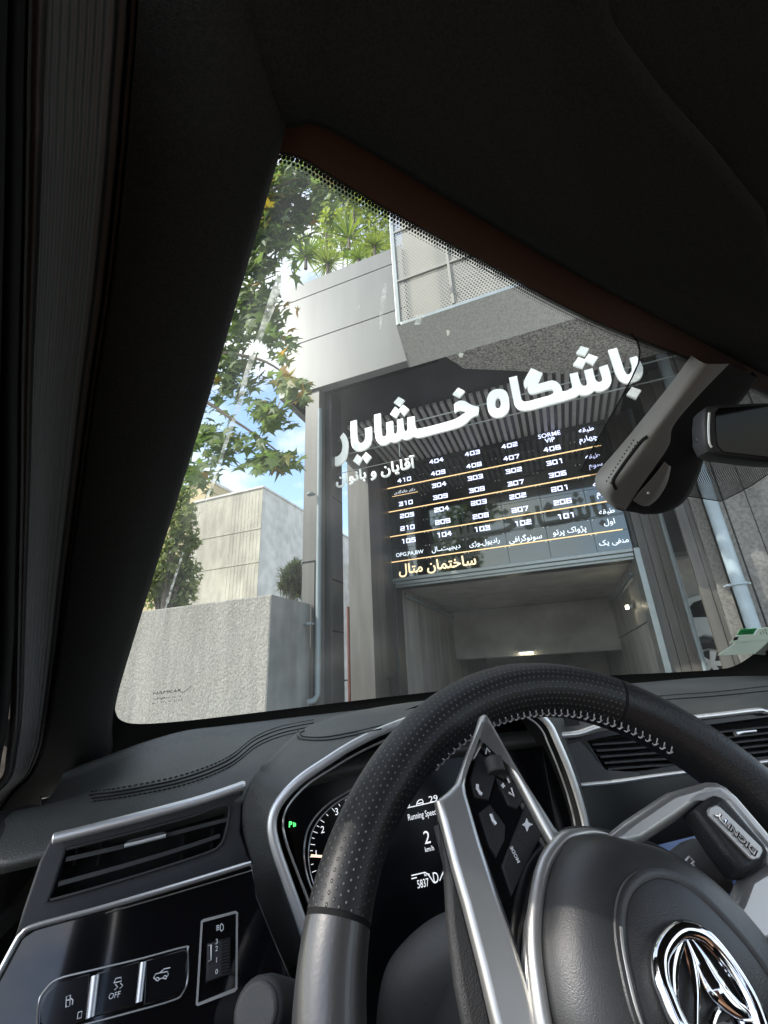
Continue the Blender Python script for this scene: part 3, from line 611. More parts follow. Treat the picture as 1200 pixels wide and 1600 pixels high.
# ------------------------------------------------------------------ trees and plants
def leafmat(name, c1, c2, tr):
    m = bpy.data.materials.new(name); m.use_nodes = True; n = m.node_tree; b = n.nodes['Principled BSDF']; out = n.nodes['Material Output']
    g = n.nodes.new('ShaderNodeNewGeometry'); r = n.nodes.new('ShaderNodeValToRGB'); r.color_ramp.elements[0].color = (*c1, 1); r.color_ramp.elements[1].color = (*c2, 1)
    n.links.new(g.outputs['Random Per Island'], r.inputs[0]); n.links.new(r.outputs[0], b.inputs['Base Color']); b.inputs['Roughness'].default_value = .5
    t = n.nodes.new('ShaderNodeBsdfTranslucent'); x = n.nodes.new('ShaderNodeMixShader'); x.inputs[0].default_value = tr
    hs = n.nodes.new('ShaderNodeHueSaturation'); hs.inputs['Value'].default_value = 1.6; hs.inputs['Saturation'].default_value = 1.1; n.links.new(r.outputs[0], hs.inputs['Color']); n.links.new(hs.outputs[0], t.inputs['Color'])
    n.links.new(b.outputs[0], x.inputs[1]); n.links.new(t.outputs[0], x.inputs[2]); n.links.new(x.outputs[0], out.inputs[0])
    return m
K['plane_leaf'] = leafmat('plane_leaf', (.075, .12, .035), (.17, .23, .07), .5)
K['plane_leaf_gold'] = leafmat('yellowing_leaf', (.12, .15, .02), (.36, .22, .05), .5)
K['tree_leaf'] = leafmat('tree_leaf', (.12, .16, .05), (.24, .27, .1), .5)
K['pine_leaf'] = leafmat('pine_leaf', (.03, .05, .012), (.09, .11, .03), .3)
K['yucca_leaf'] = leafmat('yucca_leaf', (.1, .17, .03), (.26, .33, .06), .4)
K['palm_leaf'] = leafmat('palm_leaf', (.2, .27, .04), (.4, .45, .07), .45)
K['hedge_leaf'] = leafmat('hedge_leaf', (.1, .14, .03), (.25, .29, .07), .5)
K['bark'] = mat('bark', (.16, .13, .1), .9, noise=.4, nscale=14, bump=.6, bscale=40, bdist=.01)
def star_leaf(m, p, s, nrm, down):
    """a five pointed plane leaf hanging by its stalk"""
    n = nrm.normalized(); d = (down-n*down.dot(n)).normalized(); sd = n.cross(d)
    pts = []
    for ang, rr in ((-150, .35), (-118, .62), (-92, .38), (-62, .95), (-38, .42), (-20, .5), (0, 1.15), (20, .5), (38, .42), (62, .95), (92, .38), (118, .62), (150, .35)):
        a = R(ang); rr *= random.uniform(.9, 1.1); pts.append(p+(d*math.cos(a)+sd*math.sin(a))*s*.5*rr + n*(-.12*s*abs(math.sin(a))*rr))
    o = len(m.v); m.v += [p]+pts; k = len(pts)
    m.f += [[o, o+1+i, o+1+(i+1) % k] for i in range(k)]
def rnd(): return Vector((random.gauss(0, 1), random.gauss(0, 1), random.gauss(0, 1)))
def blade(m, p, d, L, wd_, droop):
    sd = d.cross(Vector((0, 0, 1)))
    if sd.length < .05: sd = Vector((1, 0, 0))
    sd.normalize(); o = len(m.v); N = 4
    for i in range(N+1):
        t = i/N; c = p+d*(L*t)+Vector((0, 0, -droop*L*t*t)); ww = wd_*(.6+1.2*t-1.8*t*t) if i < N else 0
        m.v += [c-sd*ww/2+Vector((0,0,ww*.2)), c+sd*ww/2+Vector((0,0,ww*.2))]
    m.f += [[o+2*i, o+2*i+1, o+2*i+3, o+2*i+2] for i in range(N)]

# the plane tree: limbs come in from behind the windscreen pillar
pt = thing('plane_tree', wd(120, 1000, 3.4)*1.0, 'plane tree with star shaped leaves reaching in beside the white cladding', 'tree')
base = wd(60, 900, 3.6); base.z = 0
pt.location = base; pt['car_base'] = tuple(base)
fork = wd(150, 640, 3.6)
m = MB(); m.tube(crom([base, base.lerp(fork, .5)+Vector((.05, 0, 0)), fork], 5), [.16-.05*i/10 for i in range(11)], 10); m.build('trunk', K['bark'], pt)
gold, green, brs = MB(), MB(), MB()
limbs = [[fork, wd(300, 430, 3.5), wd(420, 300, 3.5), wd(530, 270, 3.7)], [fork, wd(300, 560, 3.4), wd(400, 560, 3.2), wd(465, 600, 3.1)], [fork, wd(290, 620, 3.3), wd(370, 660, 3.1), wd(440, 710, 3.0)], [fork, wd(250, 300, 3.8), wd(380, 200, 4), wd(480, 180, 4.2)], [fork, wd(330, 480, 3.9), wd(430, 430, 4.1)]]
for L in limbs:
    P = crom(L, 6); brs.tube(P, [.022*(1-.8*i/(len(P)-1)) for i in range(len(P))], 6)
brs.build('limb', K['bark'], pt)
# clusters: pixel centre, spread in pixels, depth, count, leaf size, gold share
for x, y, sx, sy, t, n, s, gsh in ((475, 275, 75, 40, 3.8, 190, .16, .1), (425, 335, 55, 65, 3.7, 240, .16, .06), (540, 290, 50, 28, 4.2, 70, .17, .05), (390, 410, 40, 45, 3.6, 130, .15, .05), (470, 330, 40, 40, 3.9, 90, .15, .05), (405, 300, 20, 50, 3.4, 40, .14, .5), (395, 490, 45, 45, 3.6, 160, .15, .05), (360, 580, 45, 50, 3.5, 150, .14, .04), (430, 520, 22, 30, 3.4, 30, .13, .1),
        (300, 290, 60, 60, 3.7, 90, .15, .05), (240, 420, 60, 60, 3.6, 90, .15, .05), (290, 520, 50, 50, 3.5, 80, .14, .05), (380, 190, 60, 30, 4, 80, .15, .05), (452, 598, 26, 15, 3.1, 40, .13, .35), (478, 622, 12, 16, 3.05, 14, .12, .35), (420, 645, 28, 22, 3.1, 60, .13, .12), (425, 720, 40, 19, 3.0, 80, .13, .04), (385, 690, 25, 14, 3.1, 22, .12, .04), (330, 690, 40, 36, 3.4, 90, .13, .03), (310, 740, 30, 20, 3.3, 40, .13, .03), (463, 485, 5, 5, 3.2, 2, .11, 1), (455, 535, 10, 14, 3.3, 8, .11, .4), (445, 560, 12, 14, 3.25, 12, .12, .3)):
    for _ in range(int(n*(1.5 if n > 25 else 1.2))):
        a, b = random.gauss(0, .52), random.gauss(0, .52)
        p = wd(x+a*sx, y+b*sy, t+random.gauss(0, .16))
        star_leaf(gold if random.random() < gsh else green, p, s*1.2*random.uniform(.65, 1.2), Vector((random.gauss(0, .5), -.75+random.gauss(0, .5), .55+random.gauss(0, .35))), Vector((random.gauss(.25, .5), random.gauss(-.1, .4), -1)))
# unseen leaf cluster added towards the sun, shaped to shade the car
over = EYE+Vector((-.637, .77, 0))*1.2+SUN_TO*9.5
for _ in range(1500):
    v = rnd().normalized()*random.random()**.4
    star_leaf(green, over+Vector((v.x*1.4, v.y*1.35, v.z*1.1)), random.uniform(.17, .26), rnd()+Vector((0, 0, 1.5)), Vector((random.gauss(0, .6), random.gauss(0, .6), -1)))
mm = MB(); mm.tube(crom([fork, fork.lerp(over, .5)+Vector((0, 0, .5)), over], 5), [.05-.004*k for k in range(11)], 6); mm.build('limb', K['bark'], pt)  # limb added to carry the unseen shading leaves
green.build('crown', K['plane_leaf'], pt, False); gold.build('yellow_leaves', K['plane_leaf_gold'], pt, False)

def bushy(name, label, cat, clusters, mt, s, base_px, t0, group=None, needle=False):
    b = wd(*base_px, t0); b.z = 0; th = thing(name, b, label, cat, group)
    top = wd(clusters[0][0], clusters[0][1], t0); mm = MB(); mm.tube(crom([b, b.lerp(top, .6), top], 4), [.09-.07*i/8 for i in range(9)], 8)
    for c_ in clusters: e = wd(c_[0], c_[1], t0); mm.tube([b.lerp(top, .5), b.lerp(top, .5).lerp(e, .55)+Vector((0, 0, .1)), e], [.03, .02, .008], 5)
    mm.build('trunk', K['bark'], th)
    g = MB()
    for x, y, sx, sy, n in clusters:
        for _ in range(n):
            v = rnd(); v = v.normalized()*(random.random()**.45)
            p = wd(x+v.x*sx, y+v.y*sy, t0+v.z*sx*t0/FPX)
            if needle:
                for _ in range(7): q = (rnd()+Vector((0, 0, .7))).normalized(); blade(g, p, q, s*random.uniform(.7, 1.2), s*.12, .1)
            else: star_leaf(g, p, s*random.uniform(.6, 1.2), rnd()+Vector((-.2, -.8, .8)), Vector((random.gauss(0, .6), random.gauss(0, .6), -1)))
    g.build('crown', mt, th, False)
bushy('leafy_tree', 'dense green leafy tree rising behind the rough grey wall', 'tree', [(272, 800, 40, 45, 420), (255, 870, 45, 50, 520), (290, 900, 26, 40, 260), (285, 770, 24, 18, 80), (235, 920, 30, 30, 200), (300, 850, 14, 12, 60), (275, 935, 32, 24, 260), (240, 900, 40, 40, 300), (290, 840, 20, 40, 120)], K['tree_leaf'], .15, (260, 1000), 6.4)
bushy('pine_tree', 'small round pine between the concrete block and the dark pier', 'tree', [(455, 905, 18, 16, 130), (462, 890, 9, 11, 60), (446, 918, 10, 8, 60), (465, 925, 12, 10, 70)], K['pine_leaf'], .22, (458, 990), 9.0, needle=True)

def rosette(name, x, y, yy, L, n, mt, label, wd_=.03, droop=.25, stem=.25, up=.55):
    p = wY(x, y, yy); p0 = p.copy(); p0.z = max(ztop-.25, p.z-stem)
    th = thing(name, p0, label, 'plant', 'rooftop planting above the white cladding')
    mm = MB(); mm.tube([p0, p], [.03, .022], 7); mm.build('stem', K['bark'], th)
    g = MB()
    for _ in range(n):
        d = rnd(); d.z = abs(d.z)*up*2+random.uniform(-.35, .5); d.normalize(); blade(g, p, d, L*random.uniform(.75, 1.15), wd_, droop*random.uniform(.3, 1.4))
    g.build('foliage', mt, th, False)
yp = YF+.3
rosette('yucca', 478, 402, yp, .46, 110, K['yucca_leaf'], 'spiky green yucca at the left end of the roof planter', droop=.12)
rosette('yucca', 545, 372, yp+.15, .5, 70, K['yucca_leaf'], 'upright green yucca in the middle of the roof planter', droop=.08, up=1.2)
rosette('yucca', 512, 412, yp-.05, .34, 90, K['hedge_leaf'], 'low dark spiky plant over the edge of the white cladding', wd_=.022, droop=.35)
rosette('palm', 552, 318, yp+.5, .42, 60, K['palm_leaf'], 'yellow green fan leaf plant standing highest on the roof', wd_=.07, droop=.15, stem=.9, up=1)
rosette('palm', 510, 345, yp+.6, .34, 40, K['palm_leaf'], 'smaller yellow green fan leaf plant behind the yuccas', wd_=.06, droop=.2, stem=.9)
rosette('grass_tuft', 585, 385, yp, .38, 120, K['hedge_leaf'], 'fine drooping grassy plant beside the balcony screen', wd_=.014, droop=.5)
rosette('grass_tuft', 560, 405, yp-.1, .3, 90, K['yucca_leaf'], 'small bright grassy tuft on the cladding edge', wd_=.012, droop=.45)
hg = thing('hedge', wY(590, 350, yp+.7), 'olive green hedge at the back of the roof planter', 'plant', None); g = MB()
for _ in range(2600):
    p = wY(random.uniform(492, 612), random.uniform(262, 402), yp+.75+random.gauss(0, .2))
    star_leaf(g, p, .13*random.uniform(.6, 1.3), rnd()+Vector((0, -.6, .6)), Vector((random.gauss(0, .5), random.gauss(0, .5), -1)))
g.build('foliage', K['hedge_leaf'], hg, False)
mm = MB()
for k in range(6):
    p = wY(515+18*k, 380, yp+.7); mm.tube([Vector((p.x, p.y, ztop-.2)), p+Vector((.05, 0, .5))], [.015, .006], 5)
mm.build('stem', K['bark'], hg)
#SPLIT2
# ------------------------------------------------------------------ the car we sit in
CARBASE = Vector((0, -.9, -1.17))
MC = (Matrix((WR, WU, -WF)).transposed() @ Matrix((CR, CU, -CF))).to_4x4()
MC = Matrix.Translation(EYE) @ MC @ Matrix.Translation(-CAM)
car = bpy.data.objects.new('car', None); C.objects.link(car); car.matrix_world = MC @ Matrix.Translation(CARBASE); car['car_base'] = tuple(CARBASE)
tag(car, 'dark leather interior of the car around the steering wheel and windscreen', 'car')

def G(t, s):
    """the windscreen: t across (-1 driver's pillar, 1 far pillar), s up the glass"""
    b = Vector((.729*t, .167*(1-t*t), 0)); h = Vector((.552*t, -.608+.114*(1-t*t), .376+.027*(1-t*t)))
    return b.lerp(h, s)+Vector((0, .3, .42)).normalized()*(.035*4*max(s, 0)*(1-s) if s < 1 else 0)
def on_glass(x, y, t=0, s=.5):
    for _ in range(40):
        P = cproj(G(t, s)); a = cproj(G(t+1e-4, s)); b = cproj(G(t, s+1e-4))
        J = ((a[0]-P[0])/1e-4, (b[0]-P[0])/1e-4, (a[1]-P[1])/1e-4, (b[1]-P[1])/1e-4); det = J[0]*J[3]-J[1]*J[2]
        ex, ey = x-P[0], y-P[1]
        dt = (ex*J[3]-ey*J[1])/det; ds = (ey*J[0]-ex*J[2])/det
        t += max(-.2, min(.2, dt)); s += max(-.2, min(.2, ds))
    return t, s
GN = lambda t, s: ((G(t+.01, s)-G(t-.01, s)).cross(G(t, s+.01)-G(t, s-.01))).normalized()      # points to the cabin
if GN(0, .5).y > 0: _gn = GN; GN = lambda t, s: -_gn(t, s)
def gl_pt(x, y, off=.002, guess=(0, .5)):
    t, s = on_glass(x, y, *guess); return G(t, s)+GN(t, s)*off

# glass: clear, with a milky film imitating glare and reflections, denser on the left
gm = bpy.data.materials.new('windscreen_glass'); gm.use_nodes = True; n = gm.node_tree; n.nodes.remove(n.nodes['Principled BSDF'])
tr = n.nodes.new('ShaderNodeBsdfTransparent'); tr.inputs[0].default_value = (.93, .965, .945, 1)
gs = n.nodes.new('ShaderNodeBsdfGlossy'); gs.inputs['Roughness'].default_value = .0; gs.inputs['Color'].default_value = (.9, .95, .92, 1)
fr = n.nodes.new('ShaderNodeFresnel'); fr.inputs[0].default_value = 1.45
x1 = n.nodes.new('ShaderNodeMixShader'); fm = math_node(n, 'MULTIPLY', fr.outputs[0], .22); n.links.new(fm, x1.inputs[0]); n.links.new(tr.outputs[0], x1.inputs[1]); n.links.new(gs.outputs[0], x1.inputs[2])
du = n.nodes.new('ShaderNodeBsdfTranslucent'); du.inputs[0].default_value = (.8, .82, .76, 1)
tco = n.nodes.new('ShaderNodeTexCoord'); nz = n.nodes.new('ShaderNodeTexNoise'); nz.inputs['Scale'].default_value = 9; nz.inputs['Detail'].default_value = 9; n.links.new(tco.outputs['Object'], nz.inputs[0])
dr = n.nodes.new('ShaderNodeMapRange'); dr.inputs[1].default_value = .35; dr.inputs[2].default_value = .75; dr.inputs[3].default_value = .5; dr.inputs[4].default_value = 1.3; n.links.new(nz.outputs[0], dr.inputs[0])
sp_ = n.nodes.new('ShaderNodeSeparateXYZ'); n.links.new(tco.outputs['Object'], sp_.inputs[0]); dx_ = n.nodes.new('ShaderNodeMapRange'); dx_.inputs[1].default_value = -.72; dx_.inputs[2].default_value = -.3; dx_.inputs[3].default_value = .085; dx_.inputs[4].default_value = .03; n.links.new(sp_.outputs[0], dx_.inputs[0])
x2 = n.nodes.new('ShaderNodeMixShader'); n.links.new(math_node(n, 'MULTIPLY', dr.outputs[0], dx_.outputs[0]), x2.inputs[0]); n.links.new(x1.outputs[0], x2.inputs[1]); n.links.new(du.outputs[0], x2.inputs[2]); n.links.new(x2.outputs[0], n.nodes['Material Output'].inputs[0])
m = MB(); m.grid([[G(-1.02+2.04*i/40, -.03+1.33*j/24) for i in range(41)] for j in range(25)])
ws = m.build('windscreen', gm, car)

def frit_mat(name, pitch, fade, col=(.008, .008, .008), rad=.42):
    """black ceramic dots on the glass; UV x, y in metres, fade over UV y when given"""
    m = bpy.data.materials.new(name); m.use_nodes = True; n = m.node_tree; b = n.nodes['Principled BSDF']; b.inputs['Base Color'].default_value = (*col, 1); b.inputs['Roughness'].default_value = .5
    uv = n.nodes.new('ShaderNodeUVMap'); d, sep = hexdots(n, uv.outputs[0], pitch)
    if fade:
        mr = n.nodes.new('ShaderNodeMapRange'); mr.inputs[1].default_value = 0; mr.inputs[2].default_value = fade; mr.inputs[3].default_value = .22; mr.inputs[4].default_value = .6; n.links.new(sep.outputs[1], mr.inputs[0]); lim = mr.outputs[0]
    else: lim = rad
    n.links.new(math_node(n, 'LESS_THAN', d, lim), b.inputs['Alpha'])
    return m
def uv_mesh(name, rows, uvs, mt, parent, smooth=True):
    m = MB(); m.grid(rows); o = m.build(name, mt, parent, smooth); me = o.data; L = me.uv_layers.new(name='UVMap'); nc = len(rows[0])
    for lp in me.loops:
        i, j = divmod(lp.vertex_index, nc); L.data[lp.index].uv = uvs[i][j]
    return o
# upper edge of the clear glass, traced: first dots here, solid above
K['frit_lit_brown'] = mat('frit_band', (.08, .038, .02), .55, spec=.3)  # brown stands for light on the black frit, put into the colour
top_px = [(395, 236), (428, 236), (452, 238), (480, 249), (510, 268), (560, 298), (600, 322), (680, 366), (770, 415), (840, 455), (900, 486), (960, 513), (1010, 533), (1075, 557), (1150, 590), (1230, 628), (1330, 672)]
te = [on_glass(x, y, -1+1.6*i/16, 1) for i, (x, y) in enumerate(top_px)]
te = crom([Vector((a, b)) for a, b in te], 6)
acc = [0]
for a, b in zip(te, te[1:]): acc.append(acc[-1]+(G(b.x, b.y)-G(a.x, a.y)).length)
dw = .0086
rows = [[G(p.x, p.y-.0115+.0115*q/3)+GN(p.x, p.y)*.0015 for p in te] for q in range(4)]
uv_mesh('dotted_edge', rows, [[(a, dw*q/3) for a in acc] for q in range(4)], frit_mat('frit_dots', .0031, dw), ws)
rows = [[G(p.x, p.y+.3*q/5)+GN(p.x, p.y)*.0018 for p in te] for q in range(6)]
m = MB(); m.grid(rows); m.build('solid_frit', K['frit_lit_brown'], ws)
# dark dotted field round the sensor mount
fld = [(985, 521), (994, 532), (998, 547), (996, 566), (985, 590), (968, 622), (935, 680), (905, 735), (1000, 768), (1060, 772), (1125, 782), (1150, 770), (1175, 756), (1215, 728), (1260, 690), (1240, 625), (1150, 588), (1075, 556), (1010, 532)]
gt = [on_glass(x, y, .1, .9) for x, y in fld]
me = shape2d([[(a*.6, b*.7) for a, b in gt]], 0); bm = bmesh.new(); bm.from_mesh(me)
bmesh.ops.triangulate(bm, faces=bm.faces[:]); bmesh.ops.subdivide_edges(bm, edges=bm.edges[:], cuts=3, use_grid_fill=True)
uvl = bm.loops.layers.uv.new('UVMap')
for f in bm.faces:
    for l in f.loops: l[uvl].uv = (l.vert.co.x, l.vert.co.y)
for v in bm.verts: t_, s_ = v.co.x/.6, v.co.y/.7; v.co = G(t_, s_)+GN(t_, s_)*.0022
bm.to_mesh(me); bm.free(); link('dotted_field', me, frit_mat('frit_field', .0036, 0, rad=.31), ws)
m = MB(); m.tube([G(a, b)+GN(a, b)*.0024 for a, b in gt[:8]], .0011, 6); m.tube([G(a, b)+GN(a, b)*.0024 for a, b in gt[8:15]], .0009, 6); m.build('field_edge', K['rubber'], ws)
# lower black border and rubber
bot_px = [(178, 1090), (181, 1112), (190, 1124), (215, 1129), (260, 1127), (340, 1119), (490, 1101), (655, 1082), (800, 1067), (960, 1054), (1060, 1049), (1120, 1045), (1150, 1038), (1178, 1020), (1200, 1000), (1225, 968), (1260, 920)]
be_ = [on_glass(x, y, -.95+1.9*i/16, .05) for i, (x, y) in enumerate(bot_px)]
be_ = crom([Vector(p) for p in be_], 5)
r0 = [G(p.x, p.y)+GN(p.x, p.y)*.002 for p in be_]
r1 = []
for i, p in enumerate(be_):
    q = (be_[min(i+1, len(be_)-1)]-be_[max(i-1, 0)]).normalized(); nrm_ = Vector((q.y, -q.x)); e_ = p+nrm_*.16; r1.append(G(e_.x, e_.y)+GN(0, 0)*.002)
m = MB(); m.grid([r0, r1]); m.build('lower_border', K['rubber'], ws)
# maker's stamp, dried streak, stickers
def gl_plane(x, y, gx=(-.6, .2)):
    t, s = on_glass(x, y, *gx); e = (G(t+.01, s)-G(t, s)); return Plane(G(t, s), GN(t, s), e)
PS = gl_plane(262, 1088); ink = mat('stamp_ink', (.03, .03, .03), .7)
mk = MB()                                         # two rows of worn, unreadable small print
for y0, x0, k_ in ((1093, 240, 15), (1099.5, 237, 17)):
    for k in range(k_):
        x, y = x0+2.9*k, y0-.36*k; hgt = random.uniform(.6, 1.6)
        if random.random() < .85: mk.tube([PS.hit(x, y-hgt, .003), PS.hit(x+random.uniform(.6, 2), y+hgt*.6, .003)], .00035, 5)
mk.build('stamp_print', ink, ws)
for body, x, y, wd_ in (('HAMKAR', 262, 1081, 44),): text('stamp', PS, body, x, y, None, ink, ws, dirpx=(1, -.12), off=.003, width=wd_)
m = MB(); m.tube([PS.hit(x, y, .003) for x, y in ((279, 1078), (285, 1083), (299, 1072))], .0005, 5); m.tube([PS.hit(x, y, .003) for x, y in ((246, 1090), (252, 1093), (258, 1089))], .0004, 5); m.build('stamp_mark', ink, ws)
dirt = bpy.data.materials.new('dried_dirt'); dirt.use_nodes = True; n = dirt.node_tree; b = n.nodes['Principled BSDF']; b.inputs['Base Color'].default_value = (.55, .55, .46, 1); b.inputs['Roughness'].default_value = .8
tco = n.nodes.new('ShaderNodeTexCoord'); nz = n.nodes.new('ShaderNodeTexNoise'); nz.inputs['Scale'].default_value = 160; nz.inputs['Detail'].default_value = 6; n.links.new(tco.outputs['Object'], nz.inputs[0])
dr = n.nodes.new('ShaderNodeMapRange'); dr.inputs[1].default_value = .4; dr.inputs[2].default_value = .68; dr.inputs[3].default_value = .15; dr.inputs[4].default_value = .9; n.links.new(nz.outputs[0], dr.inputs[0]); n.links.new(dr.outputs[0], b.inputs['Alpha'])
tl = n.nodes.new('ShaderNodeBsdfTranslucent'); tl.inputs[0].default_value = (.85, .84, .72, 1)
trd = n.nodes.new('ShaderNodeBsdfTransparent'); mxa = n.nodes.new('ShaderNodeMixShader'); mxb = n.nodes.new('ShaderNodeMixShader'); mxb.inputs[0].default_value = .75
n.links.remove(b.inputs['Alpha'].links[0]); n.links.new(b.outputs[0], mxb.inputs[1]); n.links.new(tl.outputs[0], mxb.inputs[2]); n.links.new(dr.outputs[0], mxa.inputs[0]); n.links.new(trd.outputs[0], mxa.inputs[1]); n.links.new(mxb.outputs[0], mxa.inputs[2]); n.links.new(mxa.outputs[0], n.nodes['Material Output'].inputs[0])
def streak(pts, ws_):
    Q = []
    for (x, y), w_ in zip(pts, ws_):
        Q.append([gl_pt(x-w_/2, y, .003, (-.8, .5)), gl_pt(x+w_/2, y, .003, (-.8, .5))])
    m = MB(); L = crom([q[0] for q in Q], 5); Rr = crom([q[1] for q in Q], 5); m.grid([L, [(a+b)/2 for a, b in zip(L, Rr)], Rr]); return m.build('dried_streak', dirt, ws)
streak([(437, 425), (424, 470), (408, 515), (385, 580), (372, 630), (352, 690), (335, 745), (318, 785)], [9, 15, 10, 9, 8, 6, 6, 3])
streak([(262, 930), (252, 975)], [4, 2]); streak([(286, 860), (268, 915), (262, 940)], [3, 4, 2]); streak([(600, 440), (596, 475), (592, 512)], [6, 7, 2]); streak([(655, 490), (650, 505)], [10, 9])
for x, y, w_, h_ in ((655, 495, 12, 8), (720, 555, 9, 8), (560, 480, 7, 6), (330, 1105, 10, 6), (344, 1096, 6, 6), (700, 520, 5, 10)):
    P = gl_plane(x, y, (-.5, .5)); flat('dirt_spot', P, [[(x+w_/2*math.cos(a)*(1+.3*math.sin(3*a+x)), y+h_/2*math.sin(a)) for a in (k*math.pi/7 for k in range(14))]], dirt, ws, .0004, .003)
PK = gl_plane(1160, 1010, (.8, .1))
K['paper'] = mat('sticker_paper', (.75, .8, .74), .6); n, b = nodes(K['paper']); tp = n.nodes.new('ShaderNodeBsdfTranslucent'); tp.inputs[0].default_value = (.75, .82, .75, 1); xp = n.nodes.new('ShaderNodeMixShader'); xp.inputs[0].default_value = .55
n.links.new(b.outputs[0], xp.inputs[1]); n.links.new(tp.outputs[0], xp.inputs[2]); n.links.new(xp.outputs[0], n.nodes['Material Output'].inputs[0]); K['paper_green'] = mat('green_paper', (.06, .5, .16), .6)
st = flat('sticker', PK, [[(1151, 1003), (1210, 1000), (1245, 1030), (1180, 1022), (1121, 1024)]], K['paper'], ws, .0006, .003); 
flat('green_label', PK, [[(1157, 983.5), (1183, 981.5), (1177, 991), (1151.5, 992.5)]], K['paper_green'], ws, .0006, .004)
flat('sticker', PK, [[(1151, 993), (1180, 991), (1185, 982), (1215, 979), (1215, 1000), (1140, 1005)]], K['paper'], ws, .0006, .003)
for k in range(2): flat('green_print', PK, [[(1161, 986+3*k), (1177, 984.6+3*k), (1176, 986+3*k), (1160, 987.4+3*k)]], mat('green_ink', (.02, .25, .08), .6), ws, .0004, .0046)
flat('stamp_block', PK, [[(1147, 996), (1154, 995), (1152, 1000), (1145, 1001)]], ink, ws, .0004, .0042)
mk = MB()
for x, y in ((1188, 990), (1191.5, 987.5), (1195, 984.5), (1197, 990)): mk.tube([PK.hit(x, y-2.2, .0045), PK.hit(x+1.6, y+1.6, .0045)], .0006, 5)
mk.build('print', ink, ws)

# ------------------------------------------------------------------ pillar, seals, roof
edge = [cproj(G(-1, s/40)) for s in range(-8, 100) if cproj(G(-1, s/40))[2] > .02]
def edepth(y):
    for a, b in zip(edge, edge[1:]):
        if (a[1]-y)*(b[1]-y) <= 0: k = (y-a[1])/(b[1]-a[1]+1e-9); return a[2]+(b[2]-a[2])*k
    return edge[0][2] if y > edge[0][1] else edge[-1][2]
ys = [-260, -80, 60, 140, 190, 240, 360, 480, 620, 760, 900, 1000, 1090, 1140, 1175, 1215, 1250, 1330]
Rr = [472, 462, 455, 453, 446, 434, 400, 365, 324, 281, 237, 206, 180, 174, 172, 140, 70, 30]
Ss = [222, 220, 213, 206, 202, 198, 185, 170, 148, 128, 108, 95, 82, 74, 66, 45, 10, -30]
Ll = [48, 46, 43, 41, 41, 40, 38, 35, 32, 31, 28, 26, 24, 21, 16, 8, -25, -70]
rows = []
for y, r, s, l in zip(ys, Rr, Ss, Ll):
    t = edepth(max(y, -60))*.97
    w_ = r-s
    rows.append([cd(r+3, y, t*1.05), cd(r-1, y, t*.985), cd(r-w_*.10, y, t*.94), cd(r-w_*.35, y, t*.885), cd(r-w_*.65, y, t*.86), cd(s+8, y, t*.85), cd(s+1, y, t*.855), cd(s-1, y, t*.9)])
ap = loft('a_pillar', rows, K['pillar'], car, 4, 3, .006)
rows = []
for y, r, s, l in zip(ys, Rr, Ss, Ll):
    t = edepth(max(y, -60))*.97; w_ = s-l
    rows.append([cd(s+3, y, t*.9), cd(s-w_*.3, y, t*.835), cd(s-w_*.55, y, t*.78), cd(s-w_*.8, y, t*.72), cd(l+6, y, t*.68), cd(l, y, t*.67), cd(l-4, y, t*.72)])
loft('pillar_trim', rows, K['ribbed'], car, 4, 3, .006, uv=True)
for dx, w_, dp in ((-2, 40, .62), (-32, 110, .56)):
    rows = []
    for y, l in zip(ys, Ll):
        t = edepth(max(y, -60))*.97; l = l+dx-2
        if y > 1000: l -= (y-1000)*.05
        rows.append([cd(l+1, y, t*(dp+.1)), cd(l-3, y, t*(dp+.02)), cd(l-w_*.5, y, t*dp), cd(l-w_+4, y, t*(dp+.02)), cd(l-w_, y, t*(dp+.1))])
    loft('door_seal', rows, K['rubber'], car, 4, 4, .004)
# lower end of the pillar, with the pale edged slot
flat('pillar_foot', Plane(cd(90, 1265, .56), (.25, -.9, .3), (1, 0, 0)), [[(62, 1244), (112, 1240), (106, 1262), (84, 1312), (64, 1318), (70, 1280)]], K['black'], car, .012, 0, .002)
m = MB(); m.tube([cd(x, y, .53) for x, y in ((66, 1247), (85, 1243), (110, 1241), (104, 1258), (90, 1290))], .0012, 6); m.build('slot_edge', K['silver'], car)

# roof lining: front lip under the glass edge, then back over our heads
hl = [(430, 148), (470, 146), (510, 158), (560, 188), (600, 212), (650, 245), (720, 290), (800, 340), (880, 390), (950, 430), (1000, 458), (1050, 485), (1120, 524), (1200, 566), (1300, 615), (1450, 690)]
hg_ = [on_glass(x, y, -1+1.9*i/15, 1.15) for i, (x, y) in enumerate(hl)]
lip = [G(a, b)+GN(a, b)*.006 for a, b in hg_]
rows = [[p+Vector((0, .012, .012)) for p in lip], lip, [p+Vector((0, -.008, -.009)) for p in lip], [p+Vector((0, -.03, -.008)) for p in lip], [p+Vector((0, -.1, .006)) for p in lip]]
for y_, dz in ((-.82, .035), (-1.05, .05), (-1.5, .06), (-2.0, .05)):
    rows.append([Vector((p.x*1.02, y_, .405+dz-.1*max(0, abs(p.x)-.42)**1.2)) for p in lip])
left = [[r[0]+Vector((-.1, 0, .04)), r[0]+Vector((-.05, 0, .015))] for r in rows]
rows = [[a, b]+r for (a, b), r in zip(left, rows)]
loft('roof_lining', rows, K['headliner'], car, 4, 3, -.012)
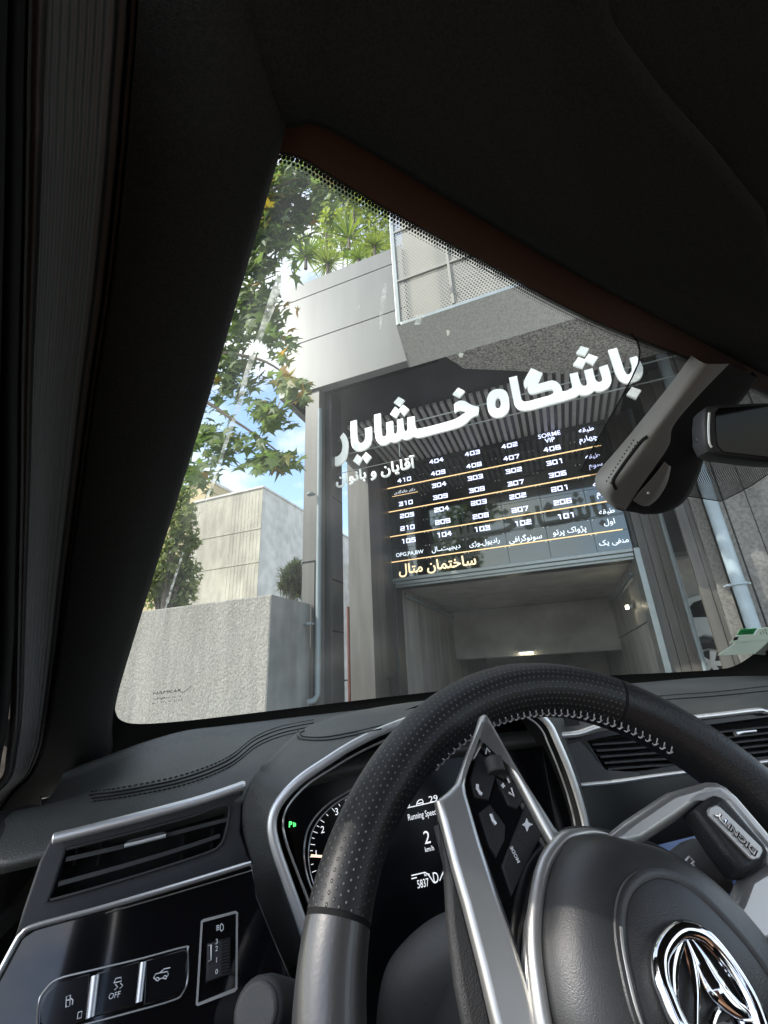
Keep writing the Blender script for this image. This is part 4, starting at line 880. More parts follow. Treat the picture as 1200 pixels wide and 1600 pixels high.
# folded sun visor under the lining
def roof(x, y, dz): 
    d = cray(x, y); z = .415+dz; return CAM+d*((z-CAM.z)/d.z)
vis = [(560, 50), (650, 190), (760, 285), (880, 362), (985, 425), (1075, 470), (1160, 500), (1215, 470), (1200, 340), (1120, 240), (1040, 150), (985, 75), (962, 40), (950, -20), (900, -120), (560, -120)]
PV = Plane((0, -.7, .40), (0, -.03, -1), (1, 0, 0))
flat('sun_visor', PV, [vis], K['headliner'], car, .02, .0, .007)
# rear bulkhead of the cabin: seat back and rear pillars keep daylight to the windows
m = MB(); m.box((-.74, -2.05, -.75), (.74, -1.95, .12)); m.build('rear_seat', K['leather_black'], car, False, .03)
m = MB(); m.box((-.76, -1.32, -.5), (-.68, -1.18, .47)); m.build('b_pillar', K['pillar'], car, False, .02)
m = MB(); m.box((.68, -1.32, -.5), (.76, -1.18, .47)); m.build('b_pillar', K['pillar'], car, False, .02)
m = MB(); m.box((-.8, -2.0, -.75), (-.745, .1, -.14)); m.build('door_panel', K['black'], car, False, .02)
m = MB(); m.box((.745, -2.0, -.75), (.8, -.2, -.06)); m.build('door_panel', K['black'], car, False, .02)
m = MB(); m.box((-.8, -2.0, -.8), (.8, .1, -.751)); m.build('cabin_floor', K['rubber'], car, False)
K['tan'] = mat('bounce_brown', (.36, .2, .12), .6, noise=.2, nscale=9)  # seat added out of view, its brown chosen to bounce warm light
m = MB(); m.box((-.62, -1.5, -.48), (-.12, -.98, -.3)); m.box((-.6, -1.66, -.32), (-.14, -1.5, .22)); m.build('bounce_seat', K['tan'], car, True, .05)
m = MB(); m.box((-.78, .12, -.8), (.78, .16, -.10)); m.build('bulkhead', K['rubber'], car, False)

# far pillar
rows = []
for s in range(9):
    q = s/8*1.15; b = G(1, q); rows.append([b+Vector((-.03, .01, 0)), b+Vector((-.045, -.02, -.01)), b+Vector((-.035, -.09, -.02)), b+Vector((.02, -.14, -.02)), b+Vector((.08, -.15, -.02))])
loft('a_pillar', rows, K['grain'], car, 2, 3, .006)

# near door: rounded top of the trim beside the dash
rows = []
for (x0, y0), (x1, y1), (x2, y2), t in (((-70, 1290), (-70, 1330), (-70, 1500), .40), ((0, 1268), (0, 1310), (0, 1495), .42), ((45, 1258), (40, 1300), (22, 1440), .45), ((72, 1260), (66, 1290), (45, 1385), .48), ((84, 1272), (80, 1295), (62, 1345), .50), ((88, 1290), (86, 1305), (75, 1325), .53)):
    rows.append([cd(x0, y0, t*1.12), cd(x0, y0+7, t*1.02), cd(x1, y1+10, t*.96), cd((x1+x2)/2, (y1+y2)/2, t*.95), cd(x2, y2, t*1.0), cd(x2+2, y2+4, t*1.1)])
loft('door_trim', rows, K['black'], car, 4, 4, .004)

# ------------------------------------------------------------------ dashboard
def lipz(x):
    P = [(-.8, -.090), (-.72, -.085), (-.64, -.076), (-.56, -.067), (-.52, -.06), (-.47, -.054), (-.42, -.05), (-.3, -.046), (-.2, -.048), (-.13, -.05), (0, -.052), (.2, -.051), (.5, -.053), (.8, -.06)]
    for (a, b), (c, d) in zip(P, P[1:]):
        if a <= x <= c: k = (x-a)/(c-a); return b+(d-b)*k
    return P[-1][1]
def yb(x): return .167*(1-(x/.729)**2)
rows = []
xs = [-.775, -.735, -.69, -.64, -.59, -.54, -.48, -.42, -.34, -.26, -.18, -.12, -.05, .05, .15, .25, .4, .55, .7, .78]
for x in xs:
    l = lipz(x); y0 = yb(x)+.02; side = max(0, abs(x)-.66)*.25
    rows.append([Vector((x, y0, -.022-side)), Vector((x, y0-.05, -.021-side)), Vector((x, y0*.45-.06, -.024+.1*l-side)), Vector((x, -.12, -.018+.35*l-side)), Vector((x, -.19, .62*l-.010)), Vector((x, -.222, .86*l-.005)), Vector((x, -.238, l-.003)), Vector((x, -.244, l-.010)), Vector((x, -.236, l-.018))])
dash = loft('dashboard', rows, K['leather'], car, 3, 3, 0)
def dz_at(x, y):
    l = lipz(x); P = [(-.241, l-.003), (-.222, .86*l-.005), (-.19, .62*l-.010), (-.12, -.018+.35*l), (yb(x)*.45-.06, -.024+.1*l), (yb(x)-.03, -.021)]
    for (a, b), (c, d) in zip(P, P[1:]):
        if a <= y <= c: k = (y-a)/(c-a); return b+(d-b)*k
    return P[0][1] if y < P[0][0] else P[-1][1]
from mathutils.bvhtree import BVHTree
bpy.context.view_layer.update()
_bv = BVHTree.FromPolygons([v.co[:] for v in dash.data.vertices], [p.vertices[:] for p in dash.data.polygons])
def on_dash(x, y):
    hit = _bv.ray_cast(CAM, cray(x, y).normalized())[0]
    return hit if hit is not None else Plane((0, 0, -.03), (0, 0, 1), (1, 0, 0)).hit(x, y)
# seams in the dash leather
def seam(pts, r=.0019, mt='rubber', lift=.0008, name='seam'):
    P = crom([on_dash(x, y)+Vector((0, 0, lift)) for x, y in pts], 8); m = MB(); m.tube(P, r, 6); return m.build(name, K[mt], dash)
s1 = [(140, 1243), (180, 1238), (225, 1230), (280, 1218), (330, 1201), (365, 1183), (400, 1156), (440, 1140), (490, 1130)]
seam(s1, .0011, lift=.0003); seam([(x+3, y+5) for x, y in s1], .0011, lift=.0003)
def stitches(P, n_, L, r, mt, parent, name='stitching', up=Vector((0, 0, .0012))):
    m = MB(); tot = [0]
    for a, b in zip(P, P[1:]): tot.append(tot[-1]+(b-a).length)
    def at(s):
        for i in range(len(P)-1):
            if tot[i+1] >= s: k = (s-tot[i])/(tot[i+1]-tot[i]+1e-9); return P[i].lerp(P[i+1], k)
        return P[-1]
    for k in range(n_):
        s = tot[-1]*(k+.3)/n_; m.tube([at(s)+up, at(s+L)+up*1.4, at(s+2*L)+up], r, 5)
    return m.build(name, K[mt], parent)
stitches(crom([on_dash(x, y-5) for x, y in s1], 8), 70, .0018, .0006, 'rubber', dash, up=Vector((0, 0, .0005)))
stitches(crom([on_dash(x+3, y+10) for x, y in s1], 8), 70, .0018, .0006, 'rubber', dash, up=Vector((0, 0, .0005)))
seam([(980, 1099), (1050, 1093), (1120, 1088), (1200, 1080)], .0008); stitches(crom([on_dash(x, y-3) for x, y in ((985, 1096), (1050, 1090), (1120, 1085), (1200, 1076))], 8), 60, .002, .0008, 'stitch', dash)

# --- left air vent
PA = Plane(cd(220, 1330, .36), (0.16, -.95, .27), (1, 0, 0))
PA.p = Vector((-.63, -.262, -.10))
K['carbon'] = mat('weave_plastic', (.026, .027, .03), .45, spec=.5, bump=.3, bscale=1500)
vent = flat('air_vent', PA, [[(85, 1300), (62, 1345), (35, 1425), (22, 1470), (56, 1449), (160, 1421), (280, 1385), (396, 1349), (388, 1335), (376, 1300), (380, 1236), (380, 1228), (300, 1252), (200, 1278)],
                             [(104, 1327), (200, 1303), (300, 1276), (357, 1257), (356, 1285), (350, 1310), (342, 1322), (325, 1332), (240, 1360), (140, 1390), (76, 1408), (84, 1388)]], K['carbon'], car, .03, 0, .002)
flat('recess', PA, [[(80, 1320), (375, 1245), (370, 1345), (50, 1425)]], K['rubber'], vent, .004, -.032)
m = MB(); m.tube(crom([PA.hit(x, y, .0022) for x, y in ((104, 1327), (200, 1303), (300, 1276), (354, 1258), (356, 1285), (350, 1310), (342, 1322), (325, 1332), (240, 1360), (140, 1390), (78, 1407))], 4), .0012, 6); m.build('frame', K['grain'], vent)
for pts in (((104, 1342), (200, 1320), (300, 1294), (354, 1280)), ((92, 1380), (190, 1353), (280, 1326), (343, 1305))):
    P = crom([PA.hit(x, y, -.006) for x, y in pts], 5); m = MB()
    for q in P: pass
    m.grid([[q+PA.n*.004+PA.ey*.0012 for q in P], [q-PA.n*.005+PA.ey*.0014 for q in P], [q-PA.n*.005-PA.ey*.001 for q in P], [q+PA.n*.004-PA.ey*.0022 for q in P], [q+PA.n*.004+PA.ey*.0012 for q in P]]); m.build('slat', K['grain'], vent)
for xx in (125, 160, 285, 330):
    m = MB(); a_, b_ = PA.px(xx, 1310, -.02); m.box((-.001, -.02, -.004), (.001, .008, .008), Matrix.Translation(PA.at(a_, b_, -.02)) @ PA.mat().to_3x3().to_4x4()); m.build('vane', K['rubber'], vent, False)
tb = flat('tab', PA, [[(192, 1321), (200, 1313), (255, 1299), (263, 1303), (257, 1309), (205, 1323)]], K['grain'], vent, .012, .006, .001)
m = MB(); m.tube([PA.hit(x, y, .0065) for x, y in ((194, 1322), (212, 1318), (259, 1306))], .0016, 8); m.build('chrome_edge', K['chrome'], tb)
def strip(name, pl, pts, wpx, mt, parent, th=.004, off=.004):
    """flattened bar along a traced line on a plane, wpx wide"""
    P = crom([pl.hit(x, y, off) for x, y in pts], 6); x, y = pts[len(pts)//2]
    r = (pl.hit(x, y+wpx/2, off)-pl.hit(x, y-wpx/2, off)).length/2
    rr = [r]*len(P); rr[0] = rr[-1] = r*.8
    m = MB(); m.tube(P, rr, 12, flat=th/r, up=pl.n); return m.build(name, K[mt], parent)
strip('chrome_strip', PA, [(82, 1311), (110, 1304), (200, 1281), (300, 1254), (350, 1238), (383, 1226)], 16, 'chrome', vent, .0045, .011)

# --- lower panel: gloss black, chrome border, switches
PP = Plane((0, -.262, -.122), (.07, -.9, .43), (1, 0, 0))
pan = flat('switch_panel', PP, [[(-60, 1610), (-10, 1530), (24, 1470), (58, 1447), (160, 1419), (280, 1383), (395, 1349), (402, 1400), (430, 1470), (470, 1560), (490, 1700), (-100, 1720)]], K['gloss'], car, .02, 0, .002)
strip('chrome_strip', PP, [(-30, 1572), (2, 1515), (24, 1474), (34, 1460), (56, 1447), (160, 1418.5), (280, 1383), (392, 1348.5)], 10, 'chrome', pan, .003, .003)
strip('chrome_line', PP, [(165, 1427), (280, 1394), (394, 1360)], 2.5, 'silver', pan, .0008, .001)
K['gloss2'] = mat('switch_gloss', (.006, .006, .007), .12, spec=.5, coat=.4)
bt = [((62, 1600), (64, 1570), (72, 1552), (92, 1534), (140, 1521), (138, 1560), (132, 1596), (80, 1614)), ((152, 1520), (218, 1502), (214, 1570), (146, 1590)), ((228, 1500), (289, 1483), (293, 1490), (291, 1530), (283, 1550), (270, 1560), (224, 1572))]
for o_ in bt: flat('switch', PP, [list(o_)], K['gloss2'], pan, .005, .0025, .0008)
m = MB(); m.tube(crom([PP.hit(x, y, .0005) for x, y in ((58, 1610), (60, 1568), (70, 1548), (90, 1530), (140, 1517), (220, 1498), (288, 1480), (293, 1486), (293, 1530), (285, 1552), (270, 1563), (200, 1583), (120, 1604))], 4), .0007, 6); m.build('switch_surround', K['silver'], pan)
for a, b, r in (((149, 1524), (141, 1590), .0028), ((224, 1503), (217, 1566), .0022)):
    m = MB(); m.tube([PP.hit(*a, .003), PP.hit(*b, .003)], r, 12); m.build('chrome_divider', K['chrome'], pan)
flat('dial_frame', PP, [[(314, 1439), (318, 1436), (368, 1423), (372, 1426), (371, 1545), (367, 1550), (309, 1572), (306, 1570)], [(317, 1441), (369, 1427), (368, 1543), (309.5, 1567)]], K['silver'], pan, .002, .0016)
dl = flat('level_dial', PP, [[(324, 1474), (360, 1464), (360, 1522), (322, 1536)]], K['black'], pan, .006, .0045, .0015)
m = MB()
for k in range(12):
    a = PP.hit(346, 1470+5*k-0, .0046); b = PP.hit(359, 1466.5+5*k, .0046); m.tube([a, b], .0006, 5)
m.build('dial_ribs', K['rubber'], dl)
for ch, y in (('3', 1471), ('2', 1482), ('1', 1500), ('0', 1518)): text('numeral', PP, ch, 338.5, y, 8, K['white_print'], dl, dirpx=(1, -.25), off=.0052)
m = MB(); m.tube([PP.hit(x, y, .005) for x, y in ((325, 1478), (330, 1476), (330, 1500), (325, 1503))], .0006, 5); m.build('pointer', K['silver'], dl)
def icon(pl, strokes, mt='white_print', parent=None, r=.00035, off=.0032, name='icon'):
    m = MB()
    for s in strokes: m.tube([pl.hit(x, y, off) for x, y in s], r, 5)
    return m.build(name, K[mt], parent)
def circ(x, y, r, n_=10): return [(x+r*math.cos(2*math.pi*k/n_), y+r*math.sin(2*math.pi*k/n_)) for k in range(n_+1)]
icon(PP, [[(344, 1446), (346, 1443), (349, 1446), (349, 1452), (346, 1455), (344, 1452), (344, 1446)], [(342, 1446), (338, 1447)], [(342, 1449), (338, 1450.5)], [(342, 1452), (338, 1454)]], parent=pan)
icon(PP, [[(240, 1528), (243, 1522), (250, 1520), (256, 1514), (266, 1512)], [(240, 1528), (243, 1530)], circ(246, 1530, 2.6), circ(258, 1527, 2.6), [(249, 1530), (255, 1528)], [(261, 1526), (263, 1523), (262, 1518), (250, 1520)]], parent=pan)
icon(PP, [[(178, 1536), (181, 1529), (189, 1527), (190, 1533), (178, 1536)], [(180, 1538), (184, 1542), (179, 1547)], [(188, 1536), (192, 1540), (187, 1545)]], parent=pan)
text('icon', PP, 'OFF', 179, 1555, 9, K['white_print'], pan, dirpx=(1, -.25), off=.0032)
icon(PP, [[(103, 1574), (104, 1557), (110, 1555), (109, 1572), (103, 1574)], [(104, 1563), (109, 1562)], [(111, 1560), (114, 1563), (113, 1570)]], parent=pan)
icon(PP, [[(122, 1582), (128, 1580), (127, 1590), (121, 1592), (122, 1582)]], parent=pan)

# --- instrument cluster and its hood
PB_ = Plane((-.35, -.29, -.1), (0, -1, .12), (1, 0, 0))
bez = [(490, 1500), (478, 1462), (462, 1415), (445, 1367), (429, 1318), (425, 1284), (436, 1254), (467, 1220), (510, 1190), (553, 1163), (601, 1140), (660, 1119), (720, 1106), (780, 1104), (830, 1111), (856, 1130), (872, 1162), (890, 1205), (905, 1250), (915, 1290), (919, 1330), (915, 1380)]
out = [(432, 1530), (412, 1480), (397, 1405), (385, 1340), (378, 1285), (383, 1240), (400, 1206), (421, 1184), (462, 1147), (510, 1125), (562, 1112), (640, 1100), (720, 1092), (790, 1090), (848, 1096), (876, 1118), (884, 1150), (903, 1195), (920, 1243), (930, 1290), (934, 1330), (930, 1385)]
def hoodp(x, y, i):
    if 7 <= i <= 14:
        P = on_dash(x, y)
        return P-Vector((0, 0, .002)) if P.y < -.11 else Plane((0, -.11, 0), (0, -1, 0), (1, 0, 0)).hit(x, y)
    return Plane((0, -.245, 0), (0, -1, 0), (1, 0, 0)).hit(x, y)
A = [PB_.hit(x, y) for x, y in bez]; B = [hoodp(x, y, i) for i, (x, y) in enumerate(out)]
inn = PB_.hit(670, 1300)
def bul(a, b, k, h): return a.lerp(b, k)+Vector((0, -.4, .9)).normalized()*h
rows = [[a+(inn-a).normalized()*.004+Vector((0, .05, 0)) for a in A], [a+(inn-a).normalized()*.002+Vector((0, .012, 0)) for a in A], A, [bul(a, b, .12, .002) for a, b in zip(A, B)], [bul(a, b, .4, .004) for a, b in zip(A, B)], [bul(a, b, .75, .003) for a, b in zip(A, B)], B, [b+Vector((0, .035, -.035)) for b in B]]
clu = loft('instrument_cluster', rows[2:], K['leather'], car, 3, 3, 0)
_bc = BVHTree.FromPolygons([v.co[:] for v in clu.data.vertices], [p.vertices[:] for p in clu.data.polygons])
def on_hood(x, y): return _bc.ray_cast(CAM, cray(x, y).normalized())[0] or on_dash(x, y)
m = MB(); m.grid([crom(r, 4) for r in rows[:3]]); m.build('cowl', K['black'], clu)
P = crom(A, 6); m = MB(); m.tube(P, .0046, 10, flat=.7, up=(0, 1, 0)); m.build('bezel', K['chrome'], clu)
P2 = crom([a+(inn-a).normalized()*.011+Vector((0, .004, 0)) for a in A], 6); m = MB(); m.tube(P2, .0012, 8); m.build('inner_bezel', K['silver'], clu)
K['cluster_black'] = mat('cluster_black', (.004, .004, .005), .2, spec=.22)
for lp in (((640, 1129), (600, 1134), (555, 1144), (510, 1152), (478, 1152), (468, 1147), (476, 1142)), ((640, 1134), (600, 1139), (555, 1149), (510, 1157), (474, 1156), (464, 1150), (466, 1142))):
    m = MB(); m.tube(crom([on_hood(x, y)+Vector((0, -.0004, .0007)) for x, y in lp], 5), .0007, 6); m.build('seam', K['stitch'], clu)
PF = Plane((-.35, -.235, -.1), (0, -1, .22), (1, 0, 0))
flat('display_glass', PF, [[(440, 1230), (520, 1150), (700, 1085), (900, 1090), (930, 1300), (900, 1480), (500, 1530)]], K['cluster_black'], clu, .004, 0)
def arc_px(pts, r, mt, name, off=.0015):
    m = MB(); m.tube(crom([PF.hit(x, y, off) for x, y in pts], 6), r, 8); return m.build(name, K[mt], clu)
ring = [(560, 1228), (536, 1241), (513, 1256), (493, 1276), (481, 1296), (476, 1318), (475, 1340), (479, 1366), (488, 1392), (502, 1415)]
arc_px(ring, .0011, 'silver', 'gauge_ring'); arc_px([(x+7, y+3) for x, y in ring], .0006, 'chrome', 'gauge_ring')
m = MB(); cc = (575, 1330)
for i in range(len(ring)-1):
    for k in range(2):
        x, y = ring[i][0]+(ring[i+1][0]-ring[i][0])*k/2, ring[i][1]+(ring[i+1][1]-ring[i][1])*k/2
        dx, dy = cc[0]-x, cc[1]-y; L = math.hypot(dx, dy); q = 12 if k == 0 else 7
        m.tube([PF.hit(x+dx/L*9, y+dy/L*9, .0015), PF.hit(x+dx/L*(9+q*.6), y+dy/L*(9+q*.6), .0015)], .0003, 5)
m.build('gauge_ticks', K['lit_white'], clu)
for ch, x, y in (('1', 494, 1334), ('2', 504, 1296), ('3', 526, 1268)): text('numeral', PF, ch, x, y, 11, K['lit_white'], clu, dirpx=(1, -.2), off=.002)
m = MB(); m.tube([PF.hit(486, 1337, .003), PF.hit(500, 1338, .003), PF.hit(575, 1345, .003)], [.0012, .0011, .0009], 6); m.build('needle', K['lit_orange'], clu)
text('warning_light', PF, 'P', 454, 1288, 9, K['lit_green'], clu, dirpx=(1, -.1), off=.002, bold=.03)
icon(PF, [[(459, 1285), (459, 1292)], [(461.5, 1286), (461.5, 1291)]], 'lit_green', clu, .0006, .002, 'warning_light')
for body, x, y, wd_, h_ in (('6', 638, 1256, None, 9), ('29', 677, 1248, 14, 10), ('Running Speed', 660, 1274, 45, 13), ('2', 667, 1308, None, 20), ('km/h', 671, 1326, 14, 8), ('5837', 661, 1380, 18, 13), ('D', 681, 1371, 8, 17), ('58', 697, 1367, 10, 12), ('km', 667, 1366, 8, 5)):
    text('readout', PF, body, x, y, h_, K['lit_white'], clu, dirpx=(1, -.22), off=.002, width=wd_)
icon(PF, [[(633, 1263), (660, 1257), (690, 1250)], [(643, 1368), (664, 1363), (669, 1366), (678, 1379)], [(687, 1376), (694, 1359), (700, 1354), (712, 1351)], [(651, 1258), (652, 1253), (655, 1250), (659, 1249), (661, 1252), (661, 1256)], [(651, 1256), (661, 1254)], [(643, 1373), (651, 1371)]], 'lit_white', clu, .0005, .002, 'readout')

# --- centre of the dash: trims, two vents, screen
PD = Plane((0, -.262, -.08), (0, -.97, .2), (1, 0, 0))
cen = flat('center_panel', PD, [[(846, 1165), (900, 1154), (935, 1143), (960, 1140), (1060, 1128), (1130, 1120), (1300, 1104), (1300, 1400), (960, 1420), (880, 1350)],
                                 [(918, 1158), (960, 1150), (1040, 1140), (1072, 1137), (1080, 1150), (1092, 1180), (1065, 1193), (1010, 1203), (955, 1207), (944, 1200)],
                                 [(1089, 1136), (1140, 1129), (1290, 1110), (1290, 1170), (1200, 1181), (1114, 1190), (1105, 1172)]], K['cluster_black'], car, .03, -.002, .001)
flat('recess', PD, [[(890, 1150), (1310, 1095), (1310, 1200), (900, 1215)]], K['rubber'], cen, .004, -.04)
flat('vent_cheek', PD, [[(872, 1166), (905, 1157), (920, 1172), (932, 1188), (946, 1203), (1000, 1207), (1000, 1217), (911, 1227), (900, 1215)]], K['carbon'], cen, .008, .001, .001)
m = MB()
for k in range(5):
    y0 = 1162+9.5*k; a, b = 921+6*k, 1046+8*k
    P = [PD.hit(a, y0+1, -.012), PD.hit((a+b)/2, y0-3-1*k*.3, -.012), PD.hit(b, y0-10+k, -.012)]
    m = MB(); m.grid([[q+PD.n*.006 for q in P], [q-PD.n*.012+PD.ey*.004 for q in P], [q-PD.n*.012 for q in P], [q+PD.n*.006-PD.ey*.0022 for q in P], [q+PD.n*.006 for q in P]]); m.build('slat', K['grain'], cen)
for k in range(5):
    y0 = 1147+9.5*k; a = 1092+5*k
    P = [PD.hit(a, y0, -.012), PD.hit(1150, y0-7, -.012), PD.hit(1290, y0-22, -.012)]
    m = MB(); m.grid([[q+PD.n*.006 for q in P], [q-PD.n*.012+PD.ey*.004 for q in P], [q-PD.n*.012 for q in P], [q+PD.n*.006-PD.ey*.0022 for q in P], [q+PD.n*.006 for q in P]]); m.build('slat', K['grain'], cen)
m = MB(); m.tube([PD.hit(x, y, -.004) for x, y in ((1149, 1147), (1160, 1144), (1181, 1142))], [.0035, .002, .0018], 8); m.build('vent_tab', K['chrome'], cen)
strip('chrome_strip', PD, [(866, 1150), (885, 1148.5), (905, 1146), (925, 1139), (940, 1135), (960, 1133), (1050, 1125), (1125, 1117), (1185, 1110), (1205, 1112), (1300, 1100)], 9, 'chrome', cen, .004, .005)
strip('chrome_strip', PD, [(907, 1227), (960, 1222), (1030, 1212), (1130, 1199), (1200, 1190), (1300, 1178)], 6, 'chrome', cen, .003, .004)
strip('chrome_line', PD, [(1150, 1222), (1200, 1214), (1300, 1200)], 5, 'silver', cen, .002, .002)
flat('hazard_button', PD, [[(1072, 1137), (1086, 1136), (1104, 1170), (1112, 1190), (1094, 1190), (1082, 1158)]], K['black'], cen, .008, .0005, .001)
flat('hazard_mark', PD, [[(1088, 1160), (1090, 1151), (1096, 1161)]], K['lit_red'], cen, .0008, .0015)
PT = Plane((0, -.27, -.16), (0, -.95, .3), (1, 0, 0))
K['screen'] = mat('screen', (.004, .006, .015), .12, spec=.5, emit=.1, ecol=(.06, .13, .4)); K['screen_blue'] = mat('screen_blue', (.01, .04, .15), .3, emit=.35, ecol=(.05, .3, 1))
scn = flat('touchscreen', PT, [[(985, 1268), (1300, 1225), (1300, 1480), (1010, 1500)]], K['screen'], car, .012, .004, .002)
flat('screen_frame', PT, [[(965, 1262), (1320, 1215), (1320, 1500), (1000, 1520)], [(984, 1267), (1301, 1224), (1301, 1481), (1009, 1501)]], K['black'], scn, .014, .005, .002)
for o_ in ([(1062, 1281), (1082, 1279), (1096, 1293), (1090, 1302), (1078, 1292)], [(1114, 1388), (1134, 1382), (1130, 1396)]): flat('screen_tile', PT, [o_], K['screen_blue'] if o_[0][0] > 1100 else mat('screen_pale', (.2, .25, .3), .3, emit=.12, ecol=(.6, .75, 1)), scn, .0006, .0052)
icon(PT, [circ(1116, 1372, 4)], 'screen_blue', scn, .0006, .006); icon(PT, [[(1126, 1365), (1128, 1370)], circ(1133, 1367, 2, 6), [(1138, 1364), (1140, 1369)]], 'screen_blue', scn, .0005, .006)

# ------------------------------------------------------------------ steering column and stalks
TW = R(28.5); WN = Vector((0, -math.cos(TW), math.sin(TW))); WC = Vector((-.352, -.559, -.132))
PW = Plane(WC, WN, (1, 0, 0))
def wp(r, a, off=0): return WC+PW.ex*(r*math.cos(a))+PW.ey*(r*math.sin(a))+WN*off
rows = []
for off, r, sx in ((.0, .055, 1), (-.02, .068, 1), (-.05, .073, 1), (-.09, .07, 1), (-.15, .066, 1), (-.24, .062, 1)):
    rows.append([WC+PW.ex*(r*sx*math.cos(k*math.pi/12))+PW.ey*(r*.95*math.sin(k*math.pi/12)-.012)+WN*off for k in range(24)])
col = loft('steering_column', rows, K['grain'], car, 3, 2, 0, closed=True)
K['leather_grey'] = mat('soft_grey_plastic', (.075, .075, .073), .5, bump=.4, bscale=1500)
PQ = Plane(WC+WN*-.05-PW.ex*.06+PW.ey*.03, (-.6, -.6, .4), (1, 0, 0))
m = MB(); m.tube(crom([wp(.072, math.radians(a), -.03-.02*(k % 2)) for k, a in enumerate((150, 160, 172))], 4), .0008, 5); m.build('panel_gap', K['rubber'], col)
col2 = loft('column_shroud', [[cd(x, y, .40) for x, y in ((592, 1640), (598, 1563), (611, 1512), (638, 1476), (674, 1446), (715, 1429), (770, 1424))], [cd(x, y, .372) for x, y in ((598, 1640), (603, 1565), (616, 1516), (642, 1481), (677, 1451), (716, 1434), (770, 1428))], [cd(x, y, .352) for x, y in ((630, 1660), (632, 1590), (644, 1548), (667, 1517), (700, 1494), (735, 1479), (785, 1474))], [cd(x, y, .345) for x, y in ((690, 1680), (692, 1625), (703, 1598), (720, 1578), (745, 1560), (772, 1550), (805, 1545))]], K['leather_grey'], col, 4, 4, .004)
m = MB(); m.tube([cd(x, y, .3455) for x, y in ((664, 1620), (662, 1572), (664, 1567), (690, 1557), (727, 1546))], .0009, 6); m.build('panel_gap', K['rubber'], col2)
def stalk(name, P, r, mt, cap=None):
    m = MB(); m.tube(crom(P, 6), r if isinstance(r, float) else r, 18); o = m.build(name, mt, car, True, .003); return o
a0 = cd(402, 1580, .265); ax = (cd(470, 1575, .33)-a0)
m = MB(); m.tube([a0, a0+ax*.18, a0+ax*.6, a0+ax*1.4], [.0155, .0165, .015, .01], 24); s_ = m.build('indicator_stalk', K['grain'], car, True, .003)
m = MB(); m.tube([a0-ax*.03, a0+ax*.001], [.0125, .0135], 24); m.build('end_cap', K['leather_grey'], s_, True, .002)
b0 = cd(1118, 1345, .335); bx = cd(1030, 1400, .33)-b0
m = MB(); m.tube([b0, b0+bx*.25, b0+bx*.7, b0+bx*1.6], [.0165, .0185, .017, .012], 24); s_ = m.build('wiper_stalk', K['grain'], car, True, .005)
PI = Plane(cd(1078, 1352, .3), -cray(1078, 1352).normalized(), (1, 0, 0)); PI.p = cd(1078, 1352, .312)
icon(PI, [[(1071, 1345), (1077, 1338), (1084, 1346), (1078, 1353), (1071, 1345)], [(1080, 1352), (1086, 1359)], [(1077, 1357), (1085, 1352)], [(1086, 1366), (1092, 1360), (1092, 1367), (1086, 1366)]], 'white_print', s_, .0008, .001)

# ------------------------------------------------------------------ steering wheel
sw = bpy.data.objects.new('steering_wheel', None); C.objects.link(sw); sw.parent = car; sw.location = -CARBASE
RW, RT = .168, .0182
def rim_f(a):
    d = math.degrees(a) % 360; return 1.06-.19*max(0, min(1, (d-95)/50))
def rim_r(a):
    d = math.degrees(a) % 360; return RW+.0045*math.exp(-((d-158)/26)**2)
def rim_piece(name, a0, a1, mt, n_=90, seg=28, fat=1.0):
    rows = []; uvs = []
    for i in range(n_+1):
        a = R(a0+(a1-a0)*i/n_); c = wp(rim_r(a), a); er = (c-WC).normalized(); rw, uvw = [], []
        for j in range(seg+1):
            b = 2*math.pi*j/seg; rr = RT*fat*rim_f(a)
            rw.append(c+er*(math.cos(b)*rr*1.02)+WN*(math.sin(b)*rr*1.08)); uvw.append((R(a0+(a1-a0)*i/n_)*RW, b*RT))
        rows.append(rw); uvs.append(uvw)
    return uv_mesh(name, rows, uvs, mt, sw)
def ang(x, y): u, v = PW.px(x, y); return math.degrees(math.atan2(v, u)) % 360
aL, aR = ang(530, 1440), ang(955, 1092)
rim_piece('rim', aR+.4, aL-.4, K['perforated'])
K['rim_smooth'] = mat('smooth_leather', (.028, .0265, .024), .42, spec=1.0, coat=.35, bump=.15, bscale=500, bdist=.0008)
rim_piece('rim', aL+.4, 290, K['rim_smooth'], 60); rim_piece('rim', aR-.4, -70, K['leather_black'], 60)
for a in (aL, aR): rim_piece('rim_seam', a-.4, a+.4, K['rubber'], 2, 28, .985)
# cross stitch along the inner edge
m = MB()
sa0, sa1 = ang(1048, 1228), ang(690, 1222); sa0 = sa0-360 if sa0 > sa1 else sa0
for i in range(int((sa1-sa0)/2.1)):
    a = R(sa0+i*2.1)
    for s_ in (-1, 1):
        b = math.pi+.15
        c = wp(rim_r(a), a); er = (c-WC).normalized(); q0 = c+er*(math.cos(b-.16)*RT*rim_f(a)*1.05)+WN*(math.sin(b-.16)*-RT*1.1)
        c2 = wp(rim_r(a), a+R(1.0)); er2 = (c2-WC).normalized(); q1 = c2+er2*(math.cos(b+.16*s_)*RT*rim_f(a)*1.05)+WN*(math.sin(b+.16*s_)*-RT*1.1)
        m.tube([q0 if s_ > 0 else q1, (q0+q1)/2-(c-WC).normalized()*.0006, q1 if s_ > 0 else q0+WN*.003], .0005, 5)
m.build('stitching', K['thread'], sw)

HO = .03
def spoke(name, outs, mt, th, off, bv, parent=sw, rnd_=0): return flat(name, PW, outs, mt, parent, th, off, bv, rnd_)
